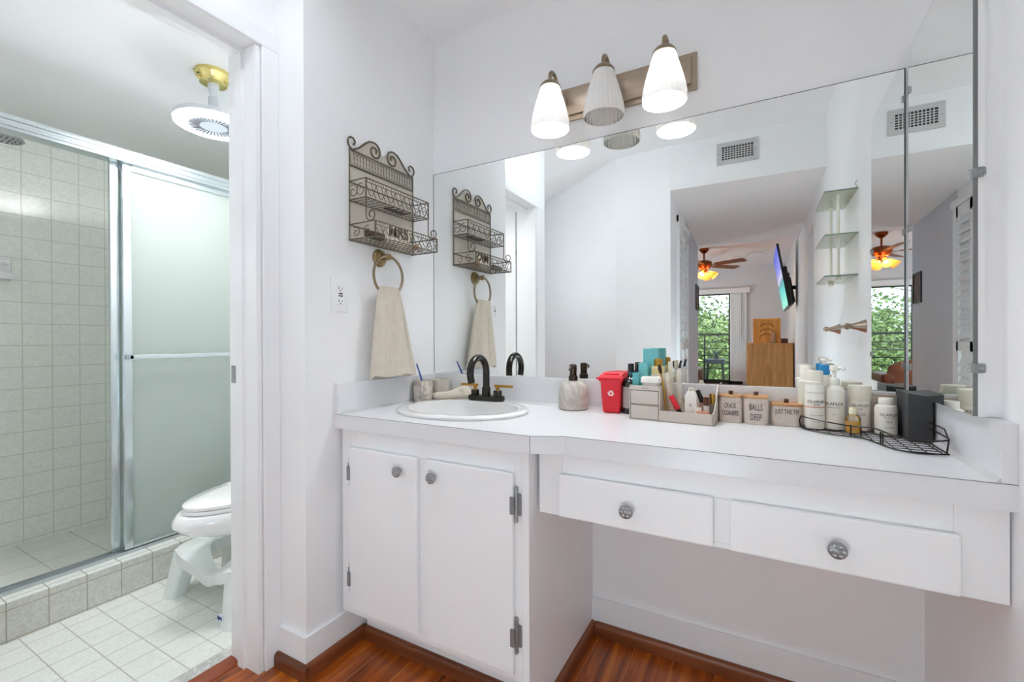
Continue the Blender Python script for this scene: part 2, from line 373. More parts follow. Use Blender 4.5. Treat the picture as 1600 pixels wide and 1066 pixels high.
def text(name, body, size, m, parent, loc, bend=0, squeeze=1, align='CENTER', ext=.0003, weight=0, rx=pi/2, rz=0):
    """lettering as a thin mesh standing in the xz plane, facing -y; bend wraps it on a cylinder of that radius about the local z axis"""
    cu = bpy.data.curves.new(name, 'FONT'); cu.body = body; cu.size = size; cu.align_x = align; cu.extrude = ext; cu.offset = weight; cu.resolution_u = 3
    t = bpy.data.objects.new(name, cu); COL.objects.link(t)
    dg = bpy.context.evaluated_depsgraph_get(); me = bpy.data.meshes.new_from_object(t.evaluated_get(dg))
    bpy.data.objects.remove(t); me.name = name
    for v in me.vertices:
        x, y, z = v.co.x*squeeze, v.co.y, v.co.z
        if bend: a = x/bend; v.co = V(((bend+z)*sin(a), -(bend+z)*cos(a), y))
        elif rx: v.co = V((x, -z, y))
        else: v.co = V((x, y, z))
    me.materials.clear(); me.materials.append(m)
    o = bpy.data.objects.new(name, me); COL.objects.link(o); o.location = loc; o.rotation_euler = (0, 0, rz); o.parent = parent
    return o
def arc(c, r, a0, a1, n, f): return [f(c[0]+r*cos(a0+(a1-a0)*i/n), c[1]+r*sin(a0+(a1-a0)*i/n)) for i in range(n+1)]
def spiral(c, r0, r1, a0, a1, n, f): return [f(c[0]+(r0+(r1-r0)*i/n)*cos(a0+(a1-a0)*i/n), c[1]+(r0+(r1-r0)*i/n)*sin(a0+(a1-a0)*i/n)) for i in range(n+1)]
def rrect(x0, x1, y0, y1, r, n=5):
    P = []
    for cx, cy, a in ((x1-r, y1-r, 0), (x0+r, y1-r, pi/2), (x0+r, y0+r, pi), (x1-r, y0+r, 1.5*pi)):
        P += [(cx+r*cos(a+pi/2*i/n), cy+r*sin(a+pi/2*i/n)) for i in range(n+1)]
    return P

# ------------------------------------------------------------------ numbers of the place
WR = 1.668; ZC = 2.408; ZK = .823; ZB = 2.56; ZH = 2.215; BT = .127; HB = 2.57
YH = -2.02

# ================================================================== SETTING
# floors
st('floor', MB().box(-.265, 2.3, -4.6, .12, -.08, 0).box(-.95, -.2, -4.2, -1.52, -.08, 0), FLOOR)
st('floor_bedroom', MB().box(-3, 2.3, -9.0, -4.6, -.08, 0), FLOOR)
st('floor_bath', MB().box(-1.09, -.345, -1.46, .22, -.08, 0), TILEF)
st('floor_shower', MB().box(-2.05, -1.2, -1.46, .22, -.08, .045), TILES)
st('trim_threshold', MB().box(-.345, -.292, -1.34, -.718, -.02, .006, .002), STONE)
st('trim_floor_edge', MB().prism([(-.292, 0), (-.292, .010), (-.285, .013), (-.262, .012), (-.24, .002), (-.24, 0)], 'y', -1.34, -.718), woodmat('reducer_strip', (92, 36, 14), (132, 58, 22), (150, 72, 30), 'y', 1, .3, coat=.3))
# main walls
st('wall_back', MB().box(0, 2.3, 0, .12, -.02, ZC+.2), WALL)
st('wall_left', MB().box(-.28, 0, -.6575, .25, -.02, ZB+.05), WALL)
st('wall_right', MB().box(WR, WR+.12, -2.85, 0, -.02, ZB+.05).box(WR, WR+.12, -3.36, -2.85, 2.02, ZB).box(WR, WR+.12, -4.96, -3.36, -.02, ZB), WALL)
st('wall_closet', MB().box(2.2, 2.3, -4.96, 0, -.02, 2.6).box(1.788, 2.2, -2.6, -2.5, -.02, 2.6).box(1.788, 2.2, -3.7, -3.6, -.02, 2.6), WALL)
st('ceiling', MB().box(-.28, WR+.05, -.9, .12, ZC, ZC+.25).box(-1.0, 2.3, YH-.115, -.9, ZB, ZB+.1).box(-1.0, .3, -4.2, YH-.1155, ZB, ZB+.1), CEIL)
st('ceiling_hall', MB().box(.56, 2.3, -4.44, YH-.12, ZH+.001, ZH+.12), CEIL)
st('ceiling_bedroom', MB().box(-3, 2.3, -9.0, -4.40, HB, HB+.1), CEIL)
st('wall_header', MB().box(.676, WR, YH-.12, YH, ZH, ZB+.05), WALL)
st('wall_hall', MB().prism([(.24, -2.07), (.68, YH), (.60, -4.44), (-3.0, -4.44), (-3.0, -4.3), (-.95, -4.2), (-.95, -3.02)], 'z', -.02, ZB), WALL)
st('wall_hall_grey', MB().prism([(.6445, -3.102), (.651, -3.102), (.607, -4.436), (.600, -4.436)], 'z', 0, ZH), mat('grey_hall_paint', (206, 207, 211), .6, var=.012, scale=3))
st('wall_hall_beam', MB().box(.55, 2.0, -4.44, -4.36, ZH, HB), WALL)
st('wall_bedroom_far', MB().box(-3, -.45, -8.95, -8.8, 0, HB).box(.97, 2.3, -8.95, -8.8, 0, HB).box(-.45, .97, -8.95, -8.8, 2.03, HB).box(-.45, .97, -8.95, -8.8, 0, .13), BEDW)
st('wall_bedroom_right', MB().box(1.74, 1.86, -9.0, -4.96, -.02, HB), BEDW)
st('wall_bedroom_left', MB().box(-3.1, -3, -9.0, -4.3, -.02, HB), BEDW)
st('wall_nook', MB().box(-1.05, -.95, -4.3, -1.5, -.02, ZB+.05), WALL)
# bath room shell
st('wall_bath_door', MB().box(-.28, -.14, -.718, -.6575, 0, ZB).box(-.28, -.14, -1.5, -1.34, -.02, ZB).box(-.28, -.14, -1.34, -.718, 2.075, ZB), WALL)
st('wall_bath_near', MB().box(-2.1, -.28, -1.5, -1.45, -.02, 2.6), WALL)
st('wall_bath_end', MB().box(-1.2, -.28, .2, .3, -.02, 2.6), WALL)
st('wall_shower_back', MB().box(-2.1, -2.0, -1.5, .3, -.02, 2.4), TILEW)
st('wall_shower_side', MB().box(-2.0, -1.2, .2, .3, -.02, 2.4), TILEX)
st('ceiling_bath', MB().box(-2.1, -.2, -1.5, .3, 2.205, 2.4), CEIL)
st('trim_curb', MB().box(-1.078, -1.072, -1.45, .2, 0, .142), TILEC)
st('trim_curb_top', MB().box(-1.23, -1.074, -1.45, .2, .0, .146, .003), TILEU)
# baseboards and brown quarter rounds
st('baseboard_left', MB().box(0, .012, -.6575, 0, 0, BT, .002).box(-.125, .012, -.6695, -.6575, 0, BT, .002), WHITE)
st('baseboard_back', MB().box(.735, WR, -.012, 0, 0, BT, .002), WHITE)
def qr(a0, a1, y, x0=None, fl=1):
    P = [(0, 0)] + [(fl*.016*cos(t*pi/12), .045*sin(t*pi/12)) for t in range(7)]
    return P
def qround(name, axis, c, d0, d1, sgn, m):
    mb = MB(); pr = [(0, 0)] + [(sgn*(.006+.011*cos(t*pi/12)), .028+.017*sin(t*pi/12)) for t in range(7)] + [(0, .045)]
    pr = [(0, 0), (sgn*.017, 0)] + pr[1:]
    mb.prism([(c+u, h) for u, h in pr], axis, d0, d1); return st(name, mb, m)
qround('trim_left', 'y', .012, -.6695, -.43, 1, QROUND)
qround('trim_corner', 'x', -.6695, -.125, .029, -1, QROUNDX)
qround('trim_toekick', 'x', -.43, .029, .70, -1, QROUNDX)
qround('trim_cabinet_side', 'y', .735, -.5, -.012, 1, QROUND)
qround('trim_back', 'x', -.012, .752, WR, -1, QROUNDX)
# bathroom door casing, jambs, door
def casing(y0, y1, z0, z1):   # stepped profile on the face x=-.14
    return MB().box(-.14, -.128, y0, y1, z0, z1, .003)
st('trim_doorway', MB().box(-.14, -.126, -.714, -.6575, 0, 2.0305, .004).box(-.14, -.126, -1.42, -1.344, 0, 2.0305, .004).box(-.14, -.126, -1.42, -.6575, 2.031, 2.09, .004), WHITE)
st('trim_doorway_jamb', MB().box(-.285, -.135, -.732, -.716, 0, 2.0295).box(-.235, -.2, -.742, -.730, 0, 2.0155, .002).box(-.285, -.135, -1.345, -1.327, 0, 2.0295)
   .box(-.285, -.135, -1.345, -.716, 2.03, 2.078).box(-.235, -.2, -1.335, -.72, 2.016, 2.032, .002), WHITE)
d = st('door_1', MB().box(-.89, -.30, -1.368, -1.333, .012, 2.02, .002), DOORP)
ob('hinge', MB().box(-.302, -.284, -1.334, -1.329, 1.72, 1.80).tube([(-.292, -1.328, 1.715), (-.292, -1.328, 1.805)], .006, 8), STEEL, d)
ob('hinge', MB().box(-.302, -.284, -1.334, -1.329, .2, .28).tube([(-.292, -1.328, .195), (-.292, -1.328, .285)], .006, 8), STEEL, d)
tag(ob('strike_plate', MB().prism(rrect(-.275, -.246, .935, .993, .004), 'y', -.734, -.731).box(-.264, -.256, -.7355, -.733, .952, .976), STEEL), 'small steel strike plate on the near jamb of the bathroom doorway', 'strike plate')

# ================================================================== VANITY
# cabinet
t = thing('vanity_cabinet', 'white two-door vanity cabinet under the sink with brown toe kick trim', 'cabinet', (.375, -.26, 0))
def loc(mb, o): return mb.xf(M.Translation(-o.location))
mb = MB().box(.0155, .03, -.5037, -.001, .145, .77).box(.0305, .714, -.012, -.001, .1455, .65).box(.0305, .714, -.5037, -.0125, .145, .16).box(.03, .714, -.43, -.001, 0, .1445).box(.7145, .735, -.5237, -.0005, 0, .7745)
ob('body', loc(mb, t), CAB, t)
mb = MB()
for a in ((.015, .0635, .145, .7745), (.6905, .714, .145, .7745), (.356, .40, .1905, .7115), (.064, .69, .712, .7745), (.064, .69, .145, .19)): mb.box(a[0], a[1], -.5237, -.5037, a[2], a[3])
ob('face_frame', loc(mb, t), CAB, t)
def knob(par, x, y, z, r=.0165):
    k = MB().lathe([(.004, 0), (.005, -.012), (r*.9, -.014), (r, -.018), (r*.96, -.0215), (r*.8, -.0235), (.0005, -.0245)], (x, y, z), 'y', 24, cap0=True)
    o = ob('knob', k, STEELD, par, True)
    q = MB(); q.ball((x, y-.0242, z), .0042, 10, (1, .5, 1))
    for i in range(6): q.ball((x+r*.58*cos(i*pi/3), y-.0235, z+r*.58*sin(i*pi/3)), .0042, 8, (1, .5, 1))
    ob('rosette', q, STEEL, o, True)
def hinge(par, x, y, z, sgn):
    q = MB().prism(rrect(x, x+sgn*.014, z-.03, z+.03, .003) if sgn > 0 else rrect(x-.014, x, z-.03, z+.03, .003), 'y', y-.003, y)
    q.tube([(x, y-.004, z-.045), (x, y-.004, z+.045)], .0045, 8); q.ball((x, y-.004, z+.045), .0055, 8); q.ball((x, y-.004, z-.045), .0055, 8)
    q.prism(rrect(x-.012, x, z-.024, z+.024, .002) if sgn > 0 else rrect(x, x+.012, z-.024, z+.024, .002), 'y', y-.020, y-.016)
    return ob('hinge', q, STEELD, par, True)
L0 = t.location
for (x0, x1, kx, hx, sg) in ((.064, .360, .294, .064, -1), (.398, .694, .428, .694, 1)):
    dr = ob('door', MB().box(x0-L0.x, x1-L0.x, -.5405-L0.y, -.5242-L0.y, .168, .714, .004, 2), CAB, t)
    knob(dr, kx-L0.x, -.5405-L0.y, .668)
    for hz in (.629, .272):
        h = hinge(dr, hx+sg*.0055-L0.x, -.525-L0.y, hz, sg)
# desk drawer unit
t = thing('vanity_desk_unit', 'white hanging two-drawer apron unit under the right half of the counter', 'drawer unit', (1.2, -.24, .604)); L0 = t.location
mb = MB().box(.748, 1.664, -.466, -.02, .604, .770)
ob('body', loc(mb, t), CAB, t)
mb = MB()
for a in ((.748, .8145, .604, .7745), (1.18, 1.225, .6155, .7155), (1.5905, 1.664, .604, .7745), (.815, 1.59, .716, .7745), (.815, 1.59, .604, .615)): mb.box(a[0], a[1], -.484, -.466, a[2], a[3])
ob('face_frame', loc(mb, t), CAB, t)
for x0, x1, kx in ((.811, 1.186, .994), (1.219, 1.597, 1.412)):
    dr = ob('drawer', MB().box(x0-L0.x, x1-L0.x, -.5-L0.y, -.4845-L0.y, .0035, .114, .004, 2), CAB, t)
    knob(dr, kx-L0.x, -.5-L0.y, .055, .017)
# countertop
t = thing('countertop', 'white laminate vanity countertop with stepped front edge and splash boards', 'countertop', (.8, -.27, .775)); L0 = t.location
SC = (.345, -.279); SA, SB = .245, .2
outer = [(0, 0), (0, -.5437), (.7484, -.5437), (.8304, -.504), (WR, -.504), (WR, 0)]
mb = MB(); b = mb.b
NH = 48; hole = [(SC[0]+(SA-.022)*cos(2*pi*i/NH), SC[1]+(SB-.022)*sin(2*pi*i/NH)) for i in range(NH)]
def ringfaces(z):
    ov = [b.verts.new((x, y, z)) for x, y in outer]; hv = [b.verts.new((x, y, z)) for x, y in hole]
    es = [b.edges.new((ov[i], ov[(i+1) % 6])) for i in range(6)] + [b.edges.new((hv[i], hv[(i+1) % NH])) for i in range(NH)]
    bmesh.ops.triangle_fill(b, use_beauty=True, use_dissolve=False, edges=es); return ov, hv
o1, h1 = ringfaces(ZK); o2, h2 = ringfaces(.775)
for i in range(6): mb.face([o1[i], o1[(i+1) % 6], o2[(i+1) % 6], o2[i]])
for i in range(NH): mb.face([h1[i], h1[(i+1) % NH], h2[(i+1) % NH], h2[i]])
bmesh.ops.recalc_face_normals(b, faces=b.faces[:])
ob('top', loc(mb, t), LAM, t)
e = [(0, -.5437), (.7484, -.5437), (.8304, -.504), (WR, -.504)]
mb = MB()
for a, c in zip(e, e[1:]):
    mb.tube([(a[0], a[1]-.0002, ZK-.0006), (c[0], c[1]-.0002, ZK-.0006)], .0007, 6)
mb.tube([(.7484, -.5439, .776), (.7484, -.5439, ZK)], .0008, 6)
ob('edge_line', loc(mb, t), SEAM, t)
ob('backsplash', loc(MB().box(.02, WR-.02, -.02, 0, ZK, .928, .001), t), LAM, t)
ob('side_splash', loc(MB().box(0, .02, -.5437, 0, ZK, .928, .001), t), LAM, t)
ob('side_splash', loc(MB().box(WR-.02, WR, -.504, 0, ZK, .928, .001), t), LAM, t)
mb = MB()
for x, s in ((.02, 1), (WR-.02, -1)): mb.prism([(x, ZK), (x+s*.008, ZK), (x, ZK+.008)], 'y', -.5 if s < 0 else -.535, -.02)
mb.prism([(-.02, ZK), (-.028, ZK), (-.02, ZK+.008)], 'x', .02, WR-.02)
ob('caulk_line', loc(mb, t), mat('caulk', (206, 206, 205), .5), t, True)
# sink
t = thing('sink', 'white oval drop-in sink basin set in the countertop', 'sink', (SC[0], SC[1], ZK))
def ell(a, bb, z, n=56): return [(a*cos(2*pi*i/n), bb*sin(2*pi*i/n), z) for i in range(n)]
rg = [ell(SA-.02, SB-.02, -.003), ell(SA, SB, .001), ell(SA+.002, SB+.002, .008), ell(SA-.004, SB-.004, .013), ell(SA-.018, SB-.018, .0145), ell(SA-.036, SB-.034, .013)]
for k in range(1, 11):
    f = k/10; a = (SA-.036)*(1-f**3*.80); bb = (SB-.034)*(1-f**3*.80); rg.append([(x, y-.008*f, z) for x, y, z in ell(a, bb, .013-.14*sin(f*pi/2)-.004*f)])
ob('basin', MB().loft(rg, True, False), PORC, t, True)
ob('faucet_deck', MB().prism([(x, y) for x, y, _ in [(.115*cos(i*pi/8), .03*sin(i*pi/8)-0, 0) for i in range(16)]], 'z', .008, .0142, .003).xf(M.Translation((-.005, .168, 0))), PORC, t, True)
ob('drain', MB().lathe([(.0005, -.126), (.02, -.126), (.023, -.129), (.024, -.134)], (0, -.008, 0), 'z', 20), STEEL, t, True)
# faucet
fx, fy, fz = .334, -.098, ZK+.0146
t = thing('faucet', 'black gooseneck bathroom faucet with two brass bar handles on the sink', 'faucet', (fx, fy, fz))
ob('base_plate', MB().prism(rrect(-.08, .08, -.024, .024, .022), 'z', 0, .02, .003), GUN, t, True)
pth = [(0, 0, .02), (0, 0, .06), (0, 0, .105)] + [(0, -.056+.056*cos(i*pi/12*1.1), .114+.056*sin(i*pi/12*1.1)) for i in range(13)]
pth.append((pth[-1][0], pth[-1][1]+.005, pth[-1][2]-.018))

ob('spout', MB().tube(pth, .0135, 16), GUN, t, True)
ob('spout_collar', MB().lathe([(.017, .0195), (.017, .05), (.0155, .052), (.013, .052)], n=24), GUN, t, True)
for s in (-1, 1):
    h = ob('handle', MB().lathe([(.0165, .0195), (.0165, .0385), (.014, .041), (.0005, .041)], (s*.052, 0, 0), n=22), GUN, t, True)
    ob('lever', MB().lathe([(.0075, .041), (.0075, .056)], (s*.052, 0, 0), n=14).box(s*.052-s*.012, s*.052+s*.066, -.006, .006, .054, .0635, .0012), GOLD, h, True)

# added flush ceiling lamp, out of view, to fill the dressing area with light
t = thing('fill_ceiling_lamp', 'added round flush opal ceiling lamp, unseen fill light of the dressing area', 'ceiling lamp', (.36, -1.09, ZB))
ob('base', MB().lathe([(.0005, -.001), (.16, -.001), (.165, -.02), (.16, -.025)], n=36), NICKEL, t, True)
ob('dome', MB().lathe([(.158, -.022), (.15, -.05), (.12, -.078), (.07, -.094), (.0005, -.1)], n=36), lamp('fill_dome', (236, 245, 253), DOME_FILL), t, True)

# added lantern behind the camera, low fill light hidden from the mirror
t = thing('fill_lantern', 'added white globe lantern low on the dressing area floor, unseen fill light', 'floor lamp', (1.05, -1.84, 0))
ob('foot', MB().lathe([(.0005, .001), (.09, .001), (.09, .02), (.02, .03), (.014, .12), (.014, .29)], n=28), NICKEL, t, True)
ob('globe', MB().ball((0, 0, .44), .16, 28), lamp('fill_lantern_globe', (216, 241, 252), LANTERN_FILL), t, True)
# added bathroom wall globe, out of view, to brighten ceiling and shower tile
t = thing('fill_wall_globe', 'added opal globe wall lamp in the bathroom, unseen fill light', 'wall lamp', (-.98, -1.45, 1.5), 0, 'added opal wall globes')
ob('bracket', MB().lathe([(.045, .0), (.045, .015), (.012, .02), (.012, .06)], axis='y', n=24), BRASS, t, True)
ob('globe', MB().ball((0, .12, 0), .07, 24), lamp('bath_fill_globe', (240, 246, 255), SCONCE_FILL), t, True)

# added wall globe, hidden in the nook to brighten its angled wall
t = thing('fill_wall_globe', 'added opal globe wall lamp in the nook, unseen fill light', 'wall lamp', (-.62, -1.5, 1.75), 0, 'added opal wall globes')
ob('bracket', MB().lathe([(.045, .0), (.045, -.015), (.012, -.02), (.012, -.06)], axis='y', n=24), BRASS, t, True)
ob('globe', MB().ball((0, -.12, 0), .07, 24), lamp('nook_fill_globe', (244, 250, 255), NOOK_FILL), t, True)
# added bedside lamp on its table, unseen, to brighten the bedroom walls
t = thing('bedside_table', 'small white bedside table deep in the bedroom', 'table', (-2.2, -6.4, 0))
ob('tabletop', MB().box(-.22, .22, -.22, .22, .5, .53, .004), WHITE, t)
for sx in (-1, 1):
    for sy in (-1, 1): ob('leg', MB().box(sx*.18-.015, sx*.18+.015, sy*.18-.015, sy*.18+.015, 0, .5), WHITE, t)
t = thing('fill_bedside_lamp', 'added globe lamp on the white bedside table, unseen fill light', 'lamp', (-2.2, -6.4, .531))
ob('foot', MB().lathe([(.0005, 0), (.07, 0), (.07, .012), (.012, .02), (.012, .1)], n=24), NICKEL, t, True)
ob('globe', MB().ball((0, 0, .23), .14, 24), lamp('bedside_fill_globe', (220, 242, 255), BEDSIDE_FILL), t, True)

# ================================================================== MIRRORS
t = thing('wall_mirror', 'large frameless wall mirror above the backsplash', 'mirror', (.815, 0, .928))
ob('glass', loc(MB().box(.002, 1.628, -.0055, -.0005, .929, 1.8126), t), MIRROR, t)
mb = MB()
mb.box(.0005, .0025, -.0062, 0, .929, 1.8126).box(.0005, 1.628, -.0062, 0, 1.8122, 1.8138)
ob('edge', loc(mb, t), MEDGE, t)
mb = MB().box(.0, .004, -.007, 0, .9285, .945)
t2 = thing('side_mirror', 'tall narrow mirror panel with clear clips on the right wall', 'mirror', (1.645, -.23, .928))
ob('glass', loc(MB().box(1.6288, 1.6340, -.4425, -.0275, .930, 1.849), t2), MIRROR, t2)
ob('edge', loc(MB().box(1.6292, 1.6352, -.4445, -.442, .930, 1.849).box(1.6292, 1.6352, -.0275, -.0255, .930, 1.849).box(1.6292, 1.6352, -.4415, -.0285, 1.8492, 1.8505), t2), MEDGE, t2)
ob('backing_board', loc(MB().box(1.6352, 1.6455, -.4435, -.0265, .929, 1.848).box(1.6455, WR, -.4385, -.031, .929, 1.846), t2), WHITE, t2)
for y, z in ((-.4435, 1.385), (-.4435, 1.02), (-.0265, 1.74), (-.0265, 1.37), (-.0265, 1.0)):
    s = -1 if y < -.1 else 1
    q = MB().prism(rrect(1.626, 1.645, z-.009, z+.009, .004), 'y', y, y+s*.006).prism(rrect(min(y, y-s*.01), max(y, y-s*.01), z-.009, z+.009, .004), 'x', 1.6245, 1.6285)
    if s < 0: q.ball((1.640, y-.006, z), .004, 8)
    ob('clip', loc(q, t2), CLEAR, t2, True)

# ================================================================== VANITY LIGHT
t = thing('vanity_light', 'brushed nickel three-shade vanity light bar above the mirror', 'vanity light', (.818, 0, 1.96))
ob('back_plate', MB().box(-.282, .282, -.012, 0, -.062, .062, .004).box(-.266, .266, -.026, -.012, -.046, .046, .006), NICKEL, t, True)
for i, dx in enumerate((-.197, 0, .197)):
    yo = -.118
    arm = [(dx, -.024, .01), (dx, -.045, .02), (dx, -.062, .045)] + [(dx, -.09+.028*cos(pi*k/8), .062+.022*sin(pi*k/8)) for k in range(0, 9)] + [(dx, yo, .04)]
    a = ob('arm', MB().tube(arm, .007, 10), NICKD, t, True)
    ob('arm_rose', MB().lathe([(.03, -.026), (.029, -.032), (.018, -.037), (.008, -.038)], (dx, 0, .006), 'y', 24), NICKEL, a, True)
    sh = ob('shade', MB().lathe([(.034, .022), (.0375, .008), (.043, -.012), (.051, -.038), (.0585, -.064), (.0645, -.09), (.0675, -.112), (.0672, -.132), (.0662, -.1335), (.0652, -.132)], (dx, yo, 0), n=144, rib=.016, nr=28), SHADE, t, True)
    ob('cap', MB().lathe([(.010, .046), (.016, .043), (.028, .035), (.037, .023), (.0375, .018), (.034, .018)], (dx, yo, 0), n=28), NICKD, t, True)
    if i != 1:
        ob('bulb', MB().lathe([(.014, .012), (.016, -.01), (.026, -.035), (.0315, -.06), (.029, -.08), (.018, -.094), (.0005, -.099)], (dx, yo, 0), n=24), BULBM, t, True)
    else:
        ob('bulb', MB().lathe([(.013, .014), (.013, -.01), (.017, -.03), (.018, -.045), (.012, -.058), (.0005, -.062)], (dx, yo, 0), n=24), BULBOFF, t, True)

# ================================================================== LEFT WALL: rack, ring, towel, outlet
t = thing('wire_wall_rack', 'bronze wire wall rack with scroll top and two shelf baskets above the towel ring', 'wall rack', (0, -.315, 1.43))
HW = .166; f = lambda y, z: (.007, y, z)
pan = [(-HW, 0), (HW, 0), (HW, .322), (.13, .335), (.075, .372), (.045, .382), (.015, .365), (0, .352), (-.02, .372), (-.06, .388), (-.09, .378), (-.13, .34), (-HW, .322)]
ob('back_panel', MB().prism(pan, 'x', .001, .004), CREAMP, t)
mb = MB(); wr = .0026
mb.tube([f(-HW, 0), f(-HW, .325), f(HW, .325), f(HW, 0)], wr, 6, True)
mb.tube([f(-HW, .268), f(HW, .268)], wr)
n = 22
for i in range(n):
    y = -HW+.006+(2*HW-.012)*(i+.5)/n; mb.tube(arc((y, .296), .0085, 0, 2*pi, 8, lambda a, c: (.007, a, .296+(c-.296)*3)), .0011, 4, True)
ob('frame', mb, WIRE, t, True)
mb = MB()
for s in (-1, 1):
    g = lambda a, c, s=s: (.007, s*a, c)
    # outer curl standing on the corner
    mb.tube([g(.145, .327)] + spiral((.152, .353), .027, .007, -1.9, 4.2, 26, g), .0034)
    # long hump from the corner into an inner spiral
    hump = [g(.15, .326), g(.12, .345), g(.095, .368), g(.075, .384), g(.055, .389)]
    mb.tube(hump + spiral((.047, .357), .032, .008, 1.5, 1.5+2*pi*1.35, 30, g), .0034)
ob('scrolls', mb, WIRE, t, True)
def basket(z0, z1, dep, nl, nloop, name, hoff=.0):
    mb = MB(); W2 = HW+.001
    rect = lambda z: [(.005, -W2, z), (dep, -W2, z), (dep, W2, z), (.005, W2, z)]
    mb.tube(rect(z0), wr, 6, True); mb.tube(rect(z1), wr, 6, True)
    mb.tube([(dep, -W2, z1-.013), (dep, W2, z1-.013)], .0016, 5)
    for i in range(1, nl): y = -W2+2*W2*i/nl; mb.tube([(.005, y, z0), (dep, y, z0)], .0013, 4)
    for k in range(1, 5): x = .005+(dep-.005)*k/5; mb.tube([(x, -W2, z0), (x, W2, z0)], .0013, 4)
    for y in (-W2, W2): mb.tube([(dep, y, z0), (dep, y, z1)], wr); 
    nn = 26
    for i in range(nn): y = -W2+2*W2*(i+.5)/nn; mb.tube([(dep, y, z1-.013), (dep, y, z1)], .0009, 4)
    for i in range(nloop):   # U swags along the front and crossing diagonals
        y0 = -W2+2*W2*i/nloop; y1 = -W2+2*W2*(i+1)/nloop; H = z1-.013-z0
        mb.tube([(dep, y0+(y1-y0)*q/8, z1-.013-H*.85*sin(pi*q/8)) for q in range(9)], .0013, 4)
        mb.tube([(dep, (y0+y1)/2, z1-.013), (dep, y1, z0)], .0011, 4)
    for y in (-W2, W2):
        g = lambda a, c, y=y: (a, y, c); H = (z1-z0)
        mb.tube(spiral((dep*.72, z0+H*.42), H*.36, H*.08, 1.2, 9.2, 24, g), .0015, 4); mb.tube(spiral((dep*.3, z0+H*.42), H*.36, H*.08, 2, -6, 24, g), .0015, 4)
    return ob(name, mb, WIRE, t, True)
basket(.142, .208, .088, 14, 7, 'upper_basket'); basket(.002, .055, .132, 16, 7, 'lower_basket')
for y in (-HW, HW):
    g = lambda a, c, y=y: (a, y, c)
    ob('side_scroll', MB().tube([(.088, y, .208), (.088, y, .085)] + spiral((.112, .078), .024, .007, pi, pi+2*pi*1.2, 24, g), .0022), WIRE, t, True)
tag(ob('lettered_plaque', MB().box(.03, .04, -.245+.0, -.12, 0, .072).xf(M.Translation((0, 0, 0))), mat('plaque_wood', (222, 214, 198), .7), loc=(.03, -.12, 1.4355)), 'small cream plaque with raised letters standing in the lower basket of the wire rack', 'sign')
pl = bpy.data.objects['lettered_plaque']
tx = text('lettering', 'MRS', .062, WIRE, pl, (.0415, -.182, .03), 0, .95, ext=.0015, weight=.001, rz=pi/2)
tag(ob('tube', MB().tube([(0, 0, 0), (.0, .018, 0), (0, .02, 0), (0, .075, .0)], [.012, .012, .0135, .0135], 14), mat('dark_brown_tube', (58, 38, 30), .35), loc=(.075, -.468, 1.4495), smooth=True), 'dark brown tube lying at the left end of the lower rack basket', 'tube')
tag(ob('hair_comb', MB().box(0, .02, 0, .10, 0, .006, .001).box(.018, .05, 0, .004, 0, .004).box(.018, .05, .03, .034, 0, .004).box(.018, .05, .06, .064, 0, .004).box(.018, .05, .095, .099, 0, .004), BLACK, loc=(.02, -.33, 1.576)), 'black comb lying in the upper basket of the wire rack', 'comb')
tag(ob('hair_claw', MB().lathe([(.0005, 0), (.012, 0), (.014, .008), (.009, .018), (.0005, .02)], n=14), mat('amber_plastic', (190, 128, 62), .3), loc=(.09, -.225, 1.4345), smooth=True), 'small amber brown clip in the lower rack basket near its right end', 'hair clip')
# towel ring
t = thing('towel_ring', 'round brass-toned towel ring mounted under the wire rack', 'towel ring', (0, -.335, 1.39))
ob('rose', MB().lathe([(.034, 0), (.034, .004), (.03, .010), (.024, .013), (.022, .018), (.012, .021), (.010, .04), (.013, .046), (.012, .054), (.0005, .057)], axis='x', n=30), mat('antique_brass', (150, 130, 92), .28, .95, var=.1), t, True)
ob('ring', MB().tube(arc((0, -.072), .075, pi*.5, pi*2.5, 44, lambda a, c: (.049, a, c)), .0052, 10, True), NICKD, t, True)
# towel: folded over the ring bottom, flared towards a loose hem
def tw(z):
    f_ = (1.277-z)/(1.277-.94); f_ = max(0, min(1, f_))
    yc = -.337+.022*f_; hw = .047+.073*f_**.75; th = .014+.022*f_; n = 64; out = []
    for k in range(n):
        a = 2*pi*k/n; y = yc+hw*cos(a)*(1+.02*sin(5*a)); fold = (.5+.5*f_)*(.026*(abs(sin(2.9*cos(a)+.75+.25*f_))**.7-.62)+.004*sin(15*cos(a)+f_*2))
        x = .052+th*sin(a)+fold*(1 if sin(a) > 0 else .6)*abs(sin(a))**.3
        zz = z + (.004*sin(5*a+1)+(.007 if sin(a) > .2 else -.003))*max(0, f_-.8)*5
        out.append((max(.006, x), y, zz))
    return out
zs = [1.258, 1.277, 1.275, 1.262, 1.24, 1.21, 1.18, 1.15, 1.12, 1.09, 1.06, 1.03, 1.0, .98, .965, .95, .942, .936]
rings = []
for i, z in enumerate(zs):
    r_ = tw(z)
    if i == 0: r_ = [(.049+(x-.049)*.2, -.337+(y+.337)*.4, 1.277) for x, y, z_ in r_]
    if i == 1: r_ = [(.049+(x-.049)*.8, -.337+(y+.337)*.9, 1.276) for x, y, z_ in r_]
    rings.append(r_)
tw_o = ob('hand_towel', MB().loft(rings, True, False), TOWEL, None, True); tag(tw_o, 'beige hand towel hanging from the towel ring', 'towel')
